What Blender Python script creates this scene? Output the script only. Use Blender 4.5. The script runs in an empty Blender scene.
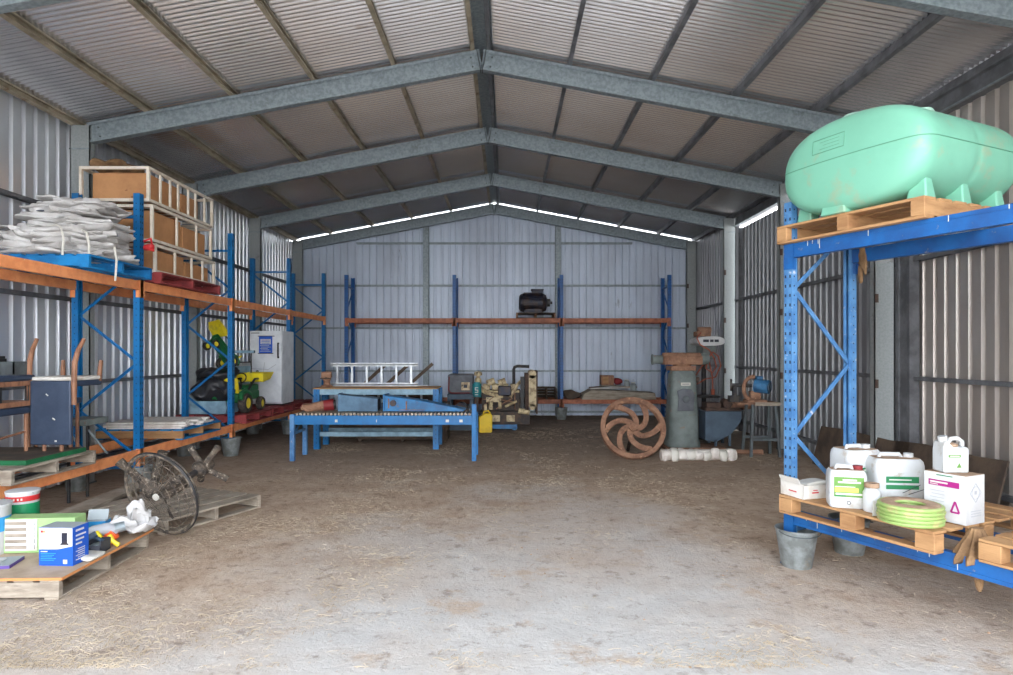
import bpy, math, random
from math import sin, cos, pi, radians, sqrt, atan2
from mathutils import Vector, Matrix, noise

random.seed(7)
scn = bpy.context.scene
COL = scn.collection
EYE = 1.68

# ------------------------------------------------------------------ materials
def lin(c):
    r = []
    for x in c:
        x = x / 255.0
        r.append(x / 12.92 if x <= .04045 else ((x + .055) / 1.055) ** 2.4)
    return (r[0], r[1], r[2], 1.0)

MATS = {}
def mat(name, col, rough=.7, metal=0.0, col2=None, scale=4.0, lo=.45, hi=.62, bump=0.0, bscale=40.0,
        col3=None, scale3=14.0, lo3=.55, hi3=.68, stretch=(1, 1, 1), emit=None, trans=0.0, var=0.0):
    if name in MATS:
        return MATS[name]
    m = bpy.data.materials.new(name)
    m.use_nodes = True
    nt = m.node_tree
    N, L = nt.nodes, nt.links
    b = N['Principled BSDF']
    b.inputs['Base Color'].default_value = lin(col)
    b.inputs['Roughness'].default_value = rough
    b.inputs['Metallic'].default_value = metal
    m.diffuse_color = lin(col)
    tc = N.new('ShaderNodeTexCoord')
    mp = N.new('ShaderNodeMapping'); mp.inputs['Scale'].default_value = stretch
    L.new(tc.outputs['Object'], mp.inputs['Vector'])
    src = None
    def layer(prev, c, sc, lo_, hi_, det=6):
        n = N.new('ShaderNodeTexNoise'); n.inputs['Scale'].default_value = sc; n.inputs['Detail'].default_value = det
        n.inputs['Roughness'].default_value = .62
        L.new(mp.outputs[0], n.inputs['Vector'])
        r = N.new('ShaderNodeMapRange'); r.inputs['From Min'].default_value = lo_; r.inputs['From Max'].default_value = hi_
        L.new(n.outputs['Fac'], r.inputs['Value'])
        mx = N.new('ShaderNodeMix'); mx.data_type = 'RGBA'
        L.new(r.outputs['Result'], mx.inputs['Factor'])
        if prev is None: mx.inputs['A'].default_value = lin(col)
        else: L.new(prev, mx.inputs['A'])
        mx.inputs['B'].default_value = lin(c)
        return mx.outputs['Result']
    if col2: src = layer(None, col2, scale, lo, hi)
    if col3: src = layer(src, col3, scale3, lo3, hi3)
    if src is not None: L.new(src, b.inputs['Base Color'])
    if bump > 0:
        n = N.new('ShaderNodeTexNoise'); n.inputs['Scale'].default_value = bscale; n.inputs['Detail'].default_value = 5
        L.new(mp.outputs[0], n.inputs['Vector'])
        bp = N.new('ShaderNodeBump'); bp.inputs['Strength'].default_value = bump; bp.inputs['Distance'].default_value = .02
        L.new(n.outputs['Fac'], bp.inputs['Height']); L.new(bp.outputs[0], b.inputs['Normal'])
    if trans: b.inputs['Transmission Weight'].default_value = trans
    MATS[name] = m
    return m

def M_(k): return MATS[k]

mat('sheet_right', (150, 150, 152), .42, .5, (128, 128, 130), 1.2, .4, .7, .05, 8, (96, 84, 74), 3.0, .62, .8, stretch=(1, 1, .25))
mat('sheet_wall', (224, 226, 230), .36, .65, (204, 207, 212), 1.2, .4, .7, .05, 8, (120, 100, 84), 3.0, .66, .85, stretch=(1, 1, .25))
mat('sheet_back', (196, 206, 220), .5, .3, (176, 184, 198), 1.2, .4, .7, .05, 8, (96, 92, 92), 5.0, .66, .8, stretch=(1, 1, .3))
mat('sheet_warm', (212, 204, 196), .36, .7, (188, 178, 168), 1.2, .4, .7, .05, 8, (104, 84, 70), 3.0, .64, .82, stretch=(1, 1, .25))
mat('roof_sheet', (236, 236, 238), .24, .85, (220, 220, 222), 1.0, .4, .7, 0, 8, (150, 116, 84), 2.2, .66, .8, stretch=(.4, 1, 1))
mat('galv', (150, 160, 164), .5, .35, (128, 138, 142), 24.0, .4, .6, 0, 8, (110, 116, 112), 3.0, .6, .8)
mat('galv_spangle', (152, 156, 155), .5, .15, (142, 148, 146), 38.0, .42, .6, 0, 8, (100, 92, 82), 4.0, .64, .76)
mat('purlin_steel_lit', (180, 168, 146), .6, .15, (146, 136, 116), 3.0, .4, .6, 0, 8, (120, 84, 52), 6.0, .6, .74)
mat('girt_steel', (122, 124, 128), .55, .2, (96, 97, 100), 4.0, .4, .6)
mat('blue', (0, 108, 170), .45, 0, (4, 94, 150), 5.0, .45, .65, 0, 8, (150, 170, 190), 26.0, .70, .76)
mat('blue_dark', (14, 90, 160), .45, 0, (20, 78, 136), 5.0, .45, .65, 0, 8, (120, 120, 120), 20.0, .68, .76)
mat('blue_worn', (88, 138, 184), .45, 0, (62, 110, 160), 7.0, .4, .6, 0, 8, (190, 190, 196), 22.0, .62, .72)
mat('blue_beam', (24, 94, 160), .5, 0, (28, 76, 134), 4.0, .4, .62, 0, 8, (150, 140, 128), 16.0, .64, .74)
mat('hole', (30, 34, 46), .8)
mat('orange', (250, 166, 108), .5, 0, (232, 144, 90), 6.0, .42, .62, 0, 8, (226, 196, 160), 20.0, .66, .74)
mat('orange_shaded', (180, 108, 76), .55, 0, (136, 74, 48), 6.0, .42, .62, 0, 8, (190, 160, 130), 22.0, .68, .76)  # same orange as the long rack, the dim far end put into the colour
mat('wood_new', (180, 138, 94), .75, 0, (150, 108, 70), 3.0, .4, .65, .15, 30, (116, 84, 56), 9.0, .62, .8, stretch=(1, 1, 5))
mat('wood_grey', (172, 160, 144), .85, 0, (138, 126, 112), 3.5, .4, .62, .2, 30, (104, 94, 84), 9.0, .6, .76, stretch=(1, 1, 5))
mat('wood_dark', (96, 80, 66), .85, 0, (70, 58, 50), 4.0, .4, .62, .2, 30)
mat('wood_red', (156, 62, 62), .75, 0, (120, 48, 50), 4.0, .42, .62, .1, 30, (150, 110, 96), 12.0, .64, .76)
mat('wood_blue', (14, 126, 188), .7, 0, (10, 98, 156), 4.0, .45, .65, .1, 30, (150, 190, 205), 14.0, .66, .76)
mat('wood_chair', (158, 112, 84), .6, 0, (122, 84, 62), 5.0, .42, .62, 0, 8, stretch=(3, 3, 1))
mat('wood_white', (226, 220, 212), .75, 0, (196, 184, 174), 5.0, .45, .65, .1, 30, (120, 92, 72), 14.0, .64, .72)
mat('board_tan', (186, 164, 140), .8, 0, (164, 142, 120), 4.0, .42, .62, .1, 50)
mat('board_edge', (206, 138, 84), .8)
mat('green_board', (26, 108, 64), .6, 0, (18, 84, 50), 4.0, .42, .62)
mat('card', (196, 144, 98), .85, 0, (176, 126, 84), 3.0, .42, .66, 0, 8, (120, 76, 50), 7.0, .68, .74)
mat('white_steel', (226, 216, 200), .55, 0, (200, 184, 160), 6.0, .48, .68)
mat('bag_white', (208, 206, 204), .75, 0, (186, 182, 178), 5.0, .42, .62, .3, 14, (150, 132, 118), 6.0, .66, .76)
mat('bag_dark', (92, 96, 110), .7)
mat('bag_black', (30, 31, 35), .38, 0, (46, 46, 50), 6.0, .4, .6, .5, 14)
mat('hessian', (150, 118, 84), .95, 0, (120, 92, 64), 6.0, .4, .6, .5, 60)
mat('vinyl', (48, 60, 80), .5, 0, (60, 72, 92), 4.0, .42, .66, .1, 20, (130, 136, 144), 20.0, .72, .78)
mat('black', (26, 26, 28), .55, 0, (44, 42, 42), 8.0, .4, .6)
mat('black_metal', (46, 46, 50), .5, .3, (74, 68, 62), 10.0, .45, .6)
mat('grime', (92, 80, 68), .85, 0, (56, 50, 46), 16.0, .4, .6, .3, 40, (168, 156, 140), 22.0, .56, .66)
mat('fan_wire', (70, 64, 58), .7, 0, (136, 122, 106), 18.0, .45, .6)
mat('white', (200, 200, 200), .5, 0, (184, 182, 180), 4.0, .45, .68)
mat('fridge', (222, 226, 230), .4, 0, (196, 200, 206), 3.0, .45, .68, 0, 8, (150, 146, 140), 9.0, .68, .76)
mat('off_white', (218, 214, 206), .6, 0, (188, 176, 160), 4.0, .46, .66)
mat('drum_white', (198, 200, 200), .45, 0, (184, 184, 180), 4.0, .46, .66, 0, 8, (158, 140, 118), 9.0, .58, .74)
mat('dust', (178, 150, 124), .95, 0, (148, 120, 96), 12.0, .4, .6, .3, 60)
mat('tank', (120, 182, 156), .45, 0, (112, 172, 146), 2.0, .42, .68, 0, 8, (150, 160, 130), 4.2, .56, .72)
mat('tank_cap', (166, 204, 186), .5)
mat('tank_mark', (92, 150, 124), .6)
mat('rust', (154, 116, 92), .85, 0, (118, 84, 66), 6.0, .4, .62, .25, 30, (184, 140, 108), 16.0, .58, .7)
mat('rust_dark', (86, 66, 56), .85, 0, (60, 46, 40), 7.0, .4, .62, .25, 30)
mat('machine_green', (122, 132, 128), .6, 0, (98, 106, 104), 4.0, .4, .62, .1, 30, (136, 96, 70), 6.0, .62, .72)
mat('machine_blue', (74, 92, 108), .6, 0, (58, 72, 86), 4.0, .4, .62)
mat('motor_blue', (60, 120, 165), .5, 0, (44, 92, 130), 8.0, .4, .62)
mat('motor_dark', (34, 38, 56), .5, .2, (64, 50, 46), 7.0, .46, .6)
mat('duct_grey', (88, 122, 148), .55, .1, (70, 98, 122), 4.0, .4, .62)
mat('chute_blue', (40, 122, 178), .5, 0, (36, 94, 140), 5.0, .4, .62, 0, 8, (110, 100, 92), 10.0, .62, .7)
mat('alu', (196, 200, 202), .4, .5, (172, 176, 180), 8.0, .4, .62)
mat('roller', (170, 160, 144), .5, .3, (120, 108, 94), 12.0, .45, .6)
mat('pale_blue', (150, 186, 204), .55, 0, (120, 150, 168), 5.0, .4, .62)
mat('cream', (206, 188, 148), .55, 0, (150, 128, 96), 9.0, .46, .62, 0, 8, (70, 56, 46), 14.0, .58, .68)
mat('engine_dark', (52, 46, 44), .65, .1, (86, 66, 52), 9.0, .45, .6)
mat('grey_box', (98, 102, 108), .6, 0, (78, 80, 86), 5.0, .4, .62, 0, 8, (106, 72, 60), 6.0, .64, .74)
mat('teal', (16, 124, 132), .5)
mat('yellow', (238, 200, 20), .5, 0, (214, 176, 16), 5.0, .45, .65)
mat('toy_yellow', (240, 218, 40), .45, 0, (206, 186, 60), 6.0, .5, .66)
mat('toy_green', (20, 104, 54), .45, 0, (16, 80, 44), 6.0, .5, .66)
mat('tyre', (48, 44, 42), .85, 0, (90, 80, 70), 14.0, .48, .64)
mat('bucket', (150, 156, 156), .5, .35, (118, 122, 120), 9.0, .4, .6, 0, 8, (150, 136, 116), 5.0, .6, .72)
mat('lime', (160, 196, 130), .6, 0, (142, 182, 112), 5.0, .46, .7)
mat('hose', (146, 172, 98), .5, 0, (184, 170, 120), 9.0, .5, .64)
mat('label_green', (96, 140, 62), .6)
mat('label_dkgreen', (38, 120, 74), .6)
mat('label_yellow', (206, 200, 92), .6)
mat('magenta', (158, 26, 116), .6)
mat('red', (196, 44, 46), .55)
mat('red_dark', (126, 30, 34), .6)
mat('blue_print', (20, 84, 186), .5)
mat('sky_print', (50, 150, 210), .5)
mat('pail_green', (24, 140, 88), .5)
mat('ink', (60, 62, 70), .7)
mat('grey_print', (170, 172, 176), .6)
mat('orange_plastic', (240, 98, 40), .5)
mat('purple', (92, 70, 140), .6)
mat('orange_cord', (170, 84, 56), .6)
mat('ivory', (208, 204, 194), .5)
mat('straw', (190, 173, 148), .9, 0, (158, 140, 114), 3.0, .4, .6)
mat('lid_grey', (160, 168, 170), .6)
mat('galv_dark', (98, 106, 108), .6, .3, (82, 86, 88), 6.0, .4, .6)

def floor_material():
    m = bpy.data.materials.new('floor_dirt'); m.use_nodes = True
    nt = m.node_tree; N, L = nt.nodes, nt.links
    b = N['Principled BSDF']; b.inputs['Roughness'].default_value = .9
    tc = N.new('ShaderNodeTexCoord')
    def noi(sc, det=8, rough=.62, st=(1, 1, 1)):
        mp = N.new('ShaderNodeMapping'); mp.inputs['Scale'].default_value = st
        L.new(tc.outputs['Object'], mp.inputs['Vector'])
        n = N.new('ShaderNodeTexNoise'); n.inputs['Scale'].default_value = sc; n.inputs['Detail'].default_value = det
        n.inputs['Roughness'].default_value = rough
        L.new(mp.outputs[0], n.inputs['Vector']); return n.outputs['Fac']
    def rng(v, a, b_, c=0, d=1):
        r = N.new('ShaderNodeMapRange'); r.inputs['From Min'].default_value = a; r.inputs['From Max'].default_value = b_
        r.inputs['To Min'].default_value = c; r.inputs['To Max'].default_value = d
        L.new(v, r.inputs['Value']); return r.outputs['Result']
    def mth(op, a, b_):
        n = N.new('ShaderNodeMath'); n.operation = op
        for i, v in enumerate((a, b_)):
            if isinstance(v, (int, float)): n.inputs[i].default_value = v
            else: L.new(v, n.inputs[i])
        return n.outputs[0]
    def mix(f, a, b_):
        mx = N.new('ShaderNodeMix'); mx.data_type = 'RGBA'; L.new(f, mx.inputs['Factor'])
        for k, v in (('A', a), ('B', b_)):
            if isinstance(v, tuple): mx.inputs[k].default_value = lin(v)
            else: L.new(v, mx.inputs[k])
        return mx.outputs['Result']
    sep = N.new('ShaderNodeSeparateXYZ'); L.new(tc.outputs['Object'], sep.inputs[0])
    big = noi(.55, 6)
    # how far the swept concrete shows: middle of the shed, near its mouth
    dx = mth('ABSOLUTE', mth('SUBTRACT', sep.outputs['X'], .3), 0)
    field = mth('ADD', mth('MULTIPLY', dx, .13), mth('MULTIPLY', mth('SUBTRACT', sep.outputs['Y'], 3.9), .12))
    field = mth('ADD', field, mth('MULTIPLY', mth('SUBTRACT', big, .5), 1.7))
    dirt = rng(field, .0, .62)
    conc = mix(rng(noi(3.0), .35, .65), (196, 191, 185), (182, 178, 173))
    conc = mix(rng(noi(14.0), .6, .72), conc, (168, 160, 152))
    dcol = mix(rng(noi(2.2), .35, .65), (192, 170, 148), (170, 146, 124))
    dcol = mix(rng(noi(11.0, 10, .7), .5, .7), dcol, (140, 114, 92))
    dcol = mix(rng(noi(30.0, 6, .7), .58, .7), dcol, (188, 172, 150))
    far = rng(sep.outputs['Y'], 8.0, 13.0)  # darker with depth: browner dirt and the dimmer light back there, both painted
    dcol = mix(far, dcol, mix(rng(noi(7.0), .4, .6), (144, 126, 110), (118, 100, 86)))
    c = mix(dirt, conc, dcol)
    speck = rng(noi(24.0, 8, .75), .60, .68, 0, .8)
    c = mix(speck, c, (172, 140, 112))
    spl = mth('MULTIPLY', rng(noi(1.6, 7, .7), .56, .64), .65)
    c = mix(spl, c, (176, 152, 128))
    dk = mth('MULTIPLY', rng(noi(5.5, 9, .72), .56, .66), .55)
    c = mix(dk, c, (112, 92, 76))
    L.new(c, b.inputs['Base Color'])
    bp = N.new('ShaderNodeBump'); bp.inputs['Strength'].default_value = .55; bp.inputs['Distance'].default_value = .03
    L.new(mth('ADD', noi(9.0, 10, .7), mth('MULTIPLY', noi(45, 4, .6), .4)), bp.inputs['Height']); L.new(bp.outputs[0], b.inputs['Normal'])
    return m
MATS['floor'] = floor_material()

# ------------------------------------------------------------------ mesh helper
class MB:
    def __init__(s, m='white'):
        s.v = []; s.f = []; s.mi = []; s.mats = []; s.T = Matrix(); s.use(m)
    def use(s, m):
        if m not in s.mats: s.mats.append(m)
        s.cur = s.mats.index(m); return s
    def add(s, vs, fs):
        o = len(s.v)
        s.v += [tuple(s.T @ Vector(p)) for p in vs]
        s.f += [tuple(i + o for i in f) for f in fs]
        s.mi += [s.cur] * len(fs)
        return s
    def box(s, c, d, rz=0, R=None):
        hx, hy, hz = d[0] / 2, d[1] / 2, d[2] / 2
        vs = [Vector((x, y, z)) for x in (-hx, hx) for y in (-hy, hy) for z in (-hz, hz)]
        m = R if R is not None else Matrix.Rotation(rz, 3, 'Z')
        vs = [m @ p + Vector(c) for p in vs]
        return s.add(vs, [(0, 1, 3, 2), (4, 6, 7, 5), (0, 4, 5, 1), (2, 3, 7, 6), (0, 2, 6, 4), (1, 5, 7, 3)])
    def bb(s, x0, x1, y0, y1, z0, z1):
        return s.box(((x0 + x1) / 2, (y0 + y1) / 2, (z0 + z1) / 2), (abs(x1 - x0), abs(y1 - y0), abs(z1 - z0)))
    def bar(s, p0, p1, w, h, up=(0, 0, 1)):
        p0, p1 = Vector(p0), Vector(p1); d = p1 - p0; L = d.length; d.normalize()
        u = Vector(up)
        if abs(d.dot(u)) > .98: u = Vector((0, 1, 0))
        sx = d.cross(u).normalized(); uz = sx.cross(d)
        R = Matrix((sx, d, uz)).transposed()
        return s.box((p0 + p1) / 2, (w, L, h), R=R)
    def tube(s, p0, p1, r0, r1=None, n=12, cap=True):
        r1 = r0 if r1 is None else r1
        p0, p1 = Vector(p0), Vector(p1); d = (p1 - p0).normalized()
        u = Vector((0, 0, 1)) if abs(d.z) < .95 else Vector((1, 0, 0))
        a = d.cross(u).normalized(); b = d.cross(a)
        vs = []
        for p, r in ((p0, r0), (p1, r1)):
            for i in range(n):
                t = 2 * pi * i / n
                vs.append(p + (a * cos(t) + b * sin(t)) * r)
        fs = [(i, (i + 1) % n, n + (i + 1) % n, n + i) for i in range(n)]
        if cap: fs += [tuple(range(n))[::-1], tuple(range(n, 2 * n))]
        return s.add(vs, fs)
    def path(s, pts, r, n=8, closed=False):
        pts = [Vector(p) for p in pts]; N = len(pts); vs = []; fs = []
        prev = None
        for i, p in enumerate(pts):
            if closed: d = pts[(i + 1) % N] - pts[i - 1]
            else: d = pts[min(i + 1, N - 1)] - pts[max(i - 1, 0)]
            d.normalize()
            if prev is None:
                u = Vector((0, 0, 1)) if abs(d.z) < .9 else Vector((1, 0, 0))
                a = d.cross(u).normalized()
            else:
                a = (prev - d * prev.dot(d)).normalized()
            prev = a; b = d.cross(a)
            rr = r[i] if isinstance(r, (list, tuple)) else r
            for k in range(n):
                t = 2 * pi * k / n; vs.append(p + (a * cos(t) + b * sin(t)) * rr)
        for i in range(N if closed else N - 1):
            j = (i + 1) % N
            for k in range(n):
                k2 = (k + 1) % n
                fs.append((i * n + k, i * n + k2, j * n + k2, j * n + k))
        if not closed:
            fs += [tuple(range(n))[::-1], tuple((N - 1) * n + k for k in range(n))]
        return s.add(vs, fs)
    def lathe(s, prof, n=24, R=None, c=(0, 0, 0)):
        R = R if R is not None else Matrix.Identity(3); c = Vector(c); vs = []; fs = []
        for r, z in prof:
            for k in range(n):
                t = 2 * pi * k / n; vs.append(R @ Vector((r * cos(t), r * sin(t), z)) + c)
        for i in range(len(prof) - 1):
            for k in range(n):
                k2 = (k + 1) % n
                fs.append((i * n + k, i * n + k2, (i + 1) * n + k2, (i + 1) * n + k))
        loop = abs(prof[0][0] - prof[-1][0]) < 1e-6 and abs(prof[0][1] - prof[-1][1]) < 1e-6
        if prof[0][0] > 1e-4 and not loop: fs.append(tuple(range(n))[::-1])
        if prof[-1][0] > 1e-4 and not loop: fs.append(tuple((len(prof) - 1) * n + k for k in range(n)))
        return s.add(vs, fs)
    def prism(s, poly, t0, t1, R=None, c=(0, 0, 0)):
        """poly in local xz, extruded along local y from t0 to t1"""
        R = R if R is not None else Matrix.Identity(3); c = Vector(c); n = len(poly)
        vs = [R @ Vector((x, t0, z)) + c for x, z in poly] + [R @ Vector((x, t1, z)) + c for x, z in poly]
        fs = [(i, (i + 1) % n, n + (i + 1) % n, n + i) for i in range(n)] + [tuple(range(n))[::-1], tuple(range(n, 2 * n))]
        return s.add(vs, fs)
    def ball(s, c, r, n=12, sc=(1, 1, 1)):
        prof = []
        for i in range(n // 2 + 1):
            t = -pi / 2 + pi * i / (n // 2); prof.append((max(cos(t), 0) * r if 0 < i < n // 2 else 0.0, sin(t) * r))
        R = Matrix.Diagonal(Vector(sc))
        return s.lathe(prof, n, R, c)
    def blob(s, c, d, seed=0, amp=.12, n=20, e=3.2, fr=3.0, rz=0):
        """a lumpy squashed super-ellipsoid: bags, cloth, rags"""
        m = n // 2; vs = []; fs = []
        R = Matrix.Rotation(rz, 3, 'Z'); cc = Vector(c)
        def sg(v): return (abs(v) ** (2 / e)) * (1 if v >= 0 else -1)
        for i in range(m + 1):
            a = -pi / 2 + pi * i / m
            for k in range(n):
                t = 2 * pi * k / n
                p = Vector((sg(cos(a)) * sg(cos(t)) * d[0] / 2, sg(cos(a)) * sg(sin(t)) * d[1] / 2, sg(sin(a)) * d[2] / 2))
                q = p * fr + Vector((seed * 7.3, seed * 3.1, seed))
                nv = noise.noise(q) + .5 * noise.noise(q * 2.3)
                p = Vector((p.x * (1 + amp * nv), p.y * (1 + amp * noise.noise(q + Vector((9, 2, 1))) * 1.3), p.z + amp * .9 * nv * (d[2] + .05)))
                vs.append(R @ p + cc)
        for i in range(m):
            for k in range(n):
                k2 = (k + 1) % n
                fs.append((i * n + k, i * n + k2, (i + 1) * n + k2, (i + 1) * n + k))
        return s.add(vs, fs)
    def build(s, name, parent=None, smooth=35, bevel=0, seg=2):
        me = bpy.data.meshes.new(name)
        me.from_pydata(s.v, [], s.f)
        for m in s.mats: me.materials.append(MATS[m])
        me.polygons.foreach_set('material_index', s.mi)
        if smooth:
            me.polygons.foreach_set('use_smooth', [True] * len(me.polygons))
            me.set_sharp_from_angle(angle=radians(smooth))
        me.update()
        o = bpy.data.objects.new(name, me); COL.objects.link(o)
        if parent is not None: o.parent = parent
        if bevel:
            b = o.modifiers.new('bevel', 'BEVEL'); b.width = bevel; b.segments = seg; b.limit_method = 'ANGLE'; b.angle_limit = radians(40)
        return o

def tag(o, label=None, cat=None, group=None, kind=None):
    if label: o['label'] = label
    if cat: o['category'] = cat
    if group: o['group'] = group
    if kind: o['kind'] = kind
    return o
def thing(name, label, cat, loc=(0, 0, 0), rz=0, group=None, rot=None, sc=None):
    o = bpy.data.objects.new(name, None); COL.objects.link(o)
    o.empty_display_size = .1
    o.location = loc
    o.rotation_euler = rot if rot else (0, 0, rz)
    if sc: o.scale = (sc, sc, sc)
    return tag(o, label, cat, group)
def place(o, loc, rz=0, rot=None):
    o.location = loc; o.rotation_euler = rot if rot else (0, 0, rz); return o
def copy_tree(o, parent=None):
    kids = [c for c in bpy.data.objects if c.parent == o]
    c = o.copy(); COL.objects.link(c); c.parent = parent
    for k in kids: copy_tree(k, c)
    return c
def struct(o): o['kind'] = 'structure'; return o

RX = lambda a: Matrix.Rotation(a, 3, 'X')
RY = lambda a: Matrix.Rotation(a, 3, 'Y')
RZ = lambda a: Matrix.Rotation(a, 3, 'Z')

# ------------------------------------------------------------------ shell
XL, XR, YF, YB = -5.66, 5.02, -.45, 16.95  # shed mouth carried behind the camera, extended to cut daylight on near goods
XRIDGE, ZR, SL = -.32, 5.54, .187          # rafter top line
FR = [-.30, 2.54, 5.37, 8.2, 11.03, 13.86, 16.69]
def ztop(x): return ZR - SL * abs(x - XRIDGE)
def zroof(x): return ztop(x) + .115

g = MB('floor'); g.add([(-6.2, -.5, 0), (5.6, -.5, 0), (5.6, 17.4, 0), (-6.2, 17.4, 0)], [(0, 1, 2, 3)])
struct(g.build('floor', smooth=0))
mat('forecourt', (214, 208, 200), .9, 0, (198, 190, 180), 2.0, .4, .6)  # unseen ground outside, added pale to bounce light onto the roof
g = MB('forecourt'); g.add([(-60, -60, 0), (60, -60, 0), (60, -.5, 0), (-60, -.5, 0)], [(0, 1, 2, 3)]); struct(g.build('ground', smooth=0))

def rib_profile(a, b, out, pitch=.19, pan=.118, dep=.038):
    """positions along the wall with an outward offset: wide pans, narrow recessed ribs"""
    pts = []; t = a; sl = .014
    while t < b:
        pts += [(t, 0), (t + pan, 0), (t + pan + sl, dep * out), (t + pitch - sl, dep * out)]
        t += pitch
    pts.append((min(t, b + .1), 0)); return pts
def wall_mesh(name, m, pts, to3, ztops, z0=0.0, th=.003):
    g = MB(m); vs = []; fs = []
    n = len(pts)
    for (t, o) in pts:
        x, y = to3(t, o)
        vs.append((x, y, z0)); vs.append((x, y, ztops(x, y)))
    for i in range(n - 1): fs.append((2 * i, 2 * i + 2, 2 * i + 3, 2 * i + 1))
    g.add(vs, fs)
    return struct(g.build(name, smooth=0))

wl = wall_mesh('wall_left', 'sheet_wall', rib_profile(YF, YB, -1), lambda t, o: (XL + o, t), lambda x, y: zroof(XL) + .012)
wr_near = wall_mesh('wall_right', 'sheet_warm', rib_profile(YF, 8.10, 1), lambda t, o: (XR + o, t), lambda x, y: 4.45)
wr = wall_mesh('wall_right_middle', 'sheet_right', rib_profile(8.16, 13.6, 1), lambda t, o: (XR + o, t), lambda x, y: 4.33)
wr2 = wall_mesh('wall_right_back', 'sheet_right', rib_profile(13.78, YB, 1), lambda t, o: (XR + o, t), lambda x, y: zroof(XR) + .012)
wb = wall_mesh('wall_back', 'sheet_back', rib_profile(XL, XR, 1, dep=.028), lambda t, o: (t, YB + o), lambda x, y: zroof(x) - .055)

# corrugated roof, two slopes in one ceiling
g = MB('roof_sheet')
for sgn in (-1, 1):
    xe = XL - .12 if sgn < 0 else XR + .12
    n = int((YB + .12 - YF + .1) / .076 * 8); vs = []; fs = []
    for i in range(n + 1):
        y = YF - .1 + .076 * i / 8; w = .0155 * sin(2 * pi * i / 8)
        vs.append((XRIDGE, y, zroof(XRIDGE) + w)); vs.append((xe, y, zroof(xe) + w))
    for i in range(n): fs.append((2 * i, 2 * i + 1, 2 * i + 3, 2 * i + 2))
    g.add(vs, fs)
ceil = struct(g.build('ceiling', smooth=60))

def cchan(g, p0, p1, dep, wid, up=(0, 0, 1), lip=.0):
    """I-shaped section between two points: web plus two flanges"""
    p0, p1 = Vector(p0), Vector(p1); d = (p1 - p0).normalized(); u = Vector(up)
    sx = d.cross(u).normalized(); uz = sx.cross(d)
    t = .012
    g.bar(p0, p1, t, dep, up)
    for k in (-1, 1):
        o = uz * (dep / 2 - t / 2) * k
        g.bar(p0 + o, p1 + o, wid, t, up)
# purlins
PUR = [-5.55, -4.62, -3.53, -2.49, -1.47, -.46, -.24, .79, 1.85, 2.92, 3.96, 4.9]
for i, x in enumerate(PUR):
    g = MB('purlin_steel_lit' if x < -.3 else 'girt_steel')  # left slope gets a lighter tan, its lit side put into the colour
    z = ztop(x) + .052
    a = atan2(SL, 1) * (1 if x > XRIDGE else -1)
    R = RY(a)
    g.box((x, (YF + YB) / 2, z), (.008, YB - YF, .10), R=R)
    for k in (-1, 1):
        o = R @ Vector((.022, 0, .046 * k)); g.box((x + o.x, (YF + YB) / 2, z + o.z), (.05, YB - YF, .006), R=R)
        o = R @ Vector((.044, 0, .038 * k)); g.box((x + o.x, (YF + YB) / 2, z + o.z), (.005, YB - YF, .018), R=R)
    g.build('purlin', ceil)
g = MB('galv'); g.prism([(-.14, -.02), (0, .012), (.14, -.02), (.14, -.026), (0, .004), (-.14, -.026)], YF, YB + .1, c=(XRIDGE, 0, zroof(XRIDGE) - .03))
g.build('ridge_cap', ceil)

# rafters and columns: each one its own piece of structure
CI_L, CI_R = -5.31, 4.69      # inner faces
ci = 0
for i, y in enumerate(FR):
    for sgn in (-1, 1):
        xi = CI_L - .02 if sgn < 0 else CI_R + .02
        g = MB('galv')
        dp = .255
        p0 = Vector((XRIDGE + sgn * .006, y, ztop(XRIDGE) - dp / 2)); p1 = Vector((xi, y, ztop(xi) - dp / 2))
        d = (p1 - p0).normalized(); u = Vector((0, 1, 0)); uz = Vector((-d.z, 0, d.x)) * (1 if d.x > 0 else -1)
        Rm = Matrix((d, Vector((0, 1, 0)), d.cross(Vector((0, 1, 0))))).transposed()
        L_ = (p1 - p0).length; c = (p0 + p1) / 2
        g.box(c, (L_, .012, dp), R=Rm)
        for k in (-1, 1):
            o = Rm @ Vector((0, 0, (dp / 2 - .006) * k)); g.box(c + o, (L_, .10, .012), R=Rm)
            o = Rm @ Vector((0, -.044, (dp / 2 - .02) * k)); g.box(c + o, (L_, .006, .03), R=Rm)
        # apex plate and bolts
        g.use('galv_dark')
        q = p0 + d * .03; g.box(q, (.012, .11, dp * 1.06), R=Rm)
        for bx in (.12, L_ - .12):
            for bz in (-.06, .06):
                o = Rm @ Vector((bx - L_ / 2, 0, bz)); g.tube(c + o + Vector((0, -.016, 0)), c + o + Vector((0, .016, 0)), .012, n=8)
        struct(g.build('roof_beam', bevel=.002))
        xo = CI_L - .255 if sgn < 0 else CI_R + .255
        xi2 = CI_L if sgn < 0 else CI_R
        g = MB('galv_spangle'); zt = ztop((xi2 + xo) / 2) - .01
        xm = (xi2 + xo) / 2
        g.bb(min(xi2, xo), max(xi2, xo), y - .045, y - .033, 0, zt)          # web towards the mouth
        for xx in (xi2, xo):
            k = .006 if xx == min(xi2, xo) else -.006
            g.bb(xx + k - .006, xx + k + .006, y - .045, y + .05, 0, zt)
        g.use('galv')
        g.bb(min(xi2, xo) - .004, max(xi2, xo) + .004, y - .055, y + .05, zt - .31, zt - .295)
        g.use('galv_dark'); g.bb(min(xi2, xo) - .01, max(xi2, xo) + .01, y - .08, y + .08, 0, .02)
        g.use('rust_dark')
        for zz in (1.28, 2.37, 3.4): g.bb(min(xi2, xo) + .004, min(xi2, xo) + .05, y - .048, y - .044, zz - .06, zz + .05)
        struct(g.build('steel_column'))

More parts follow.
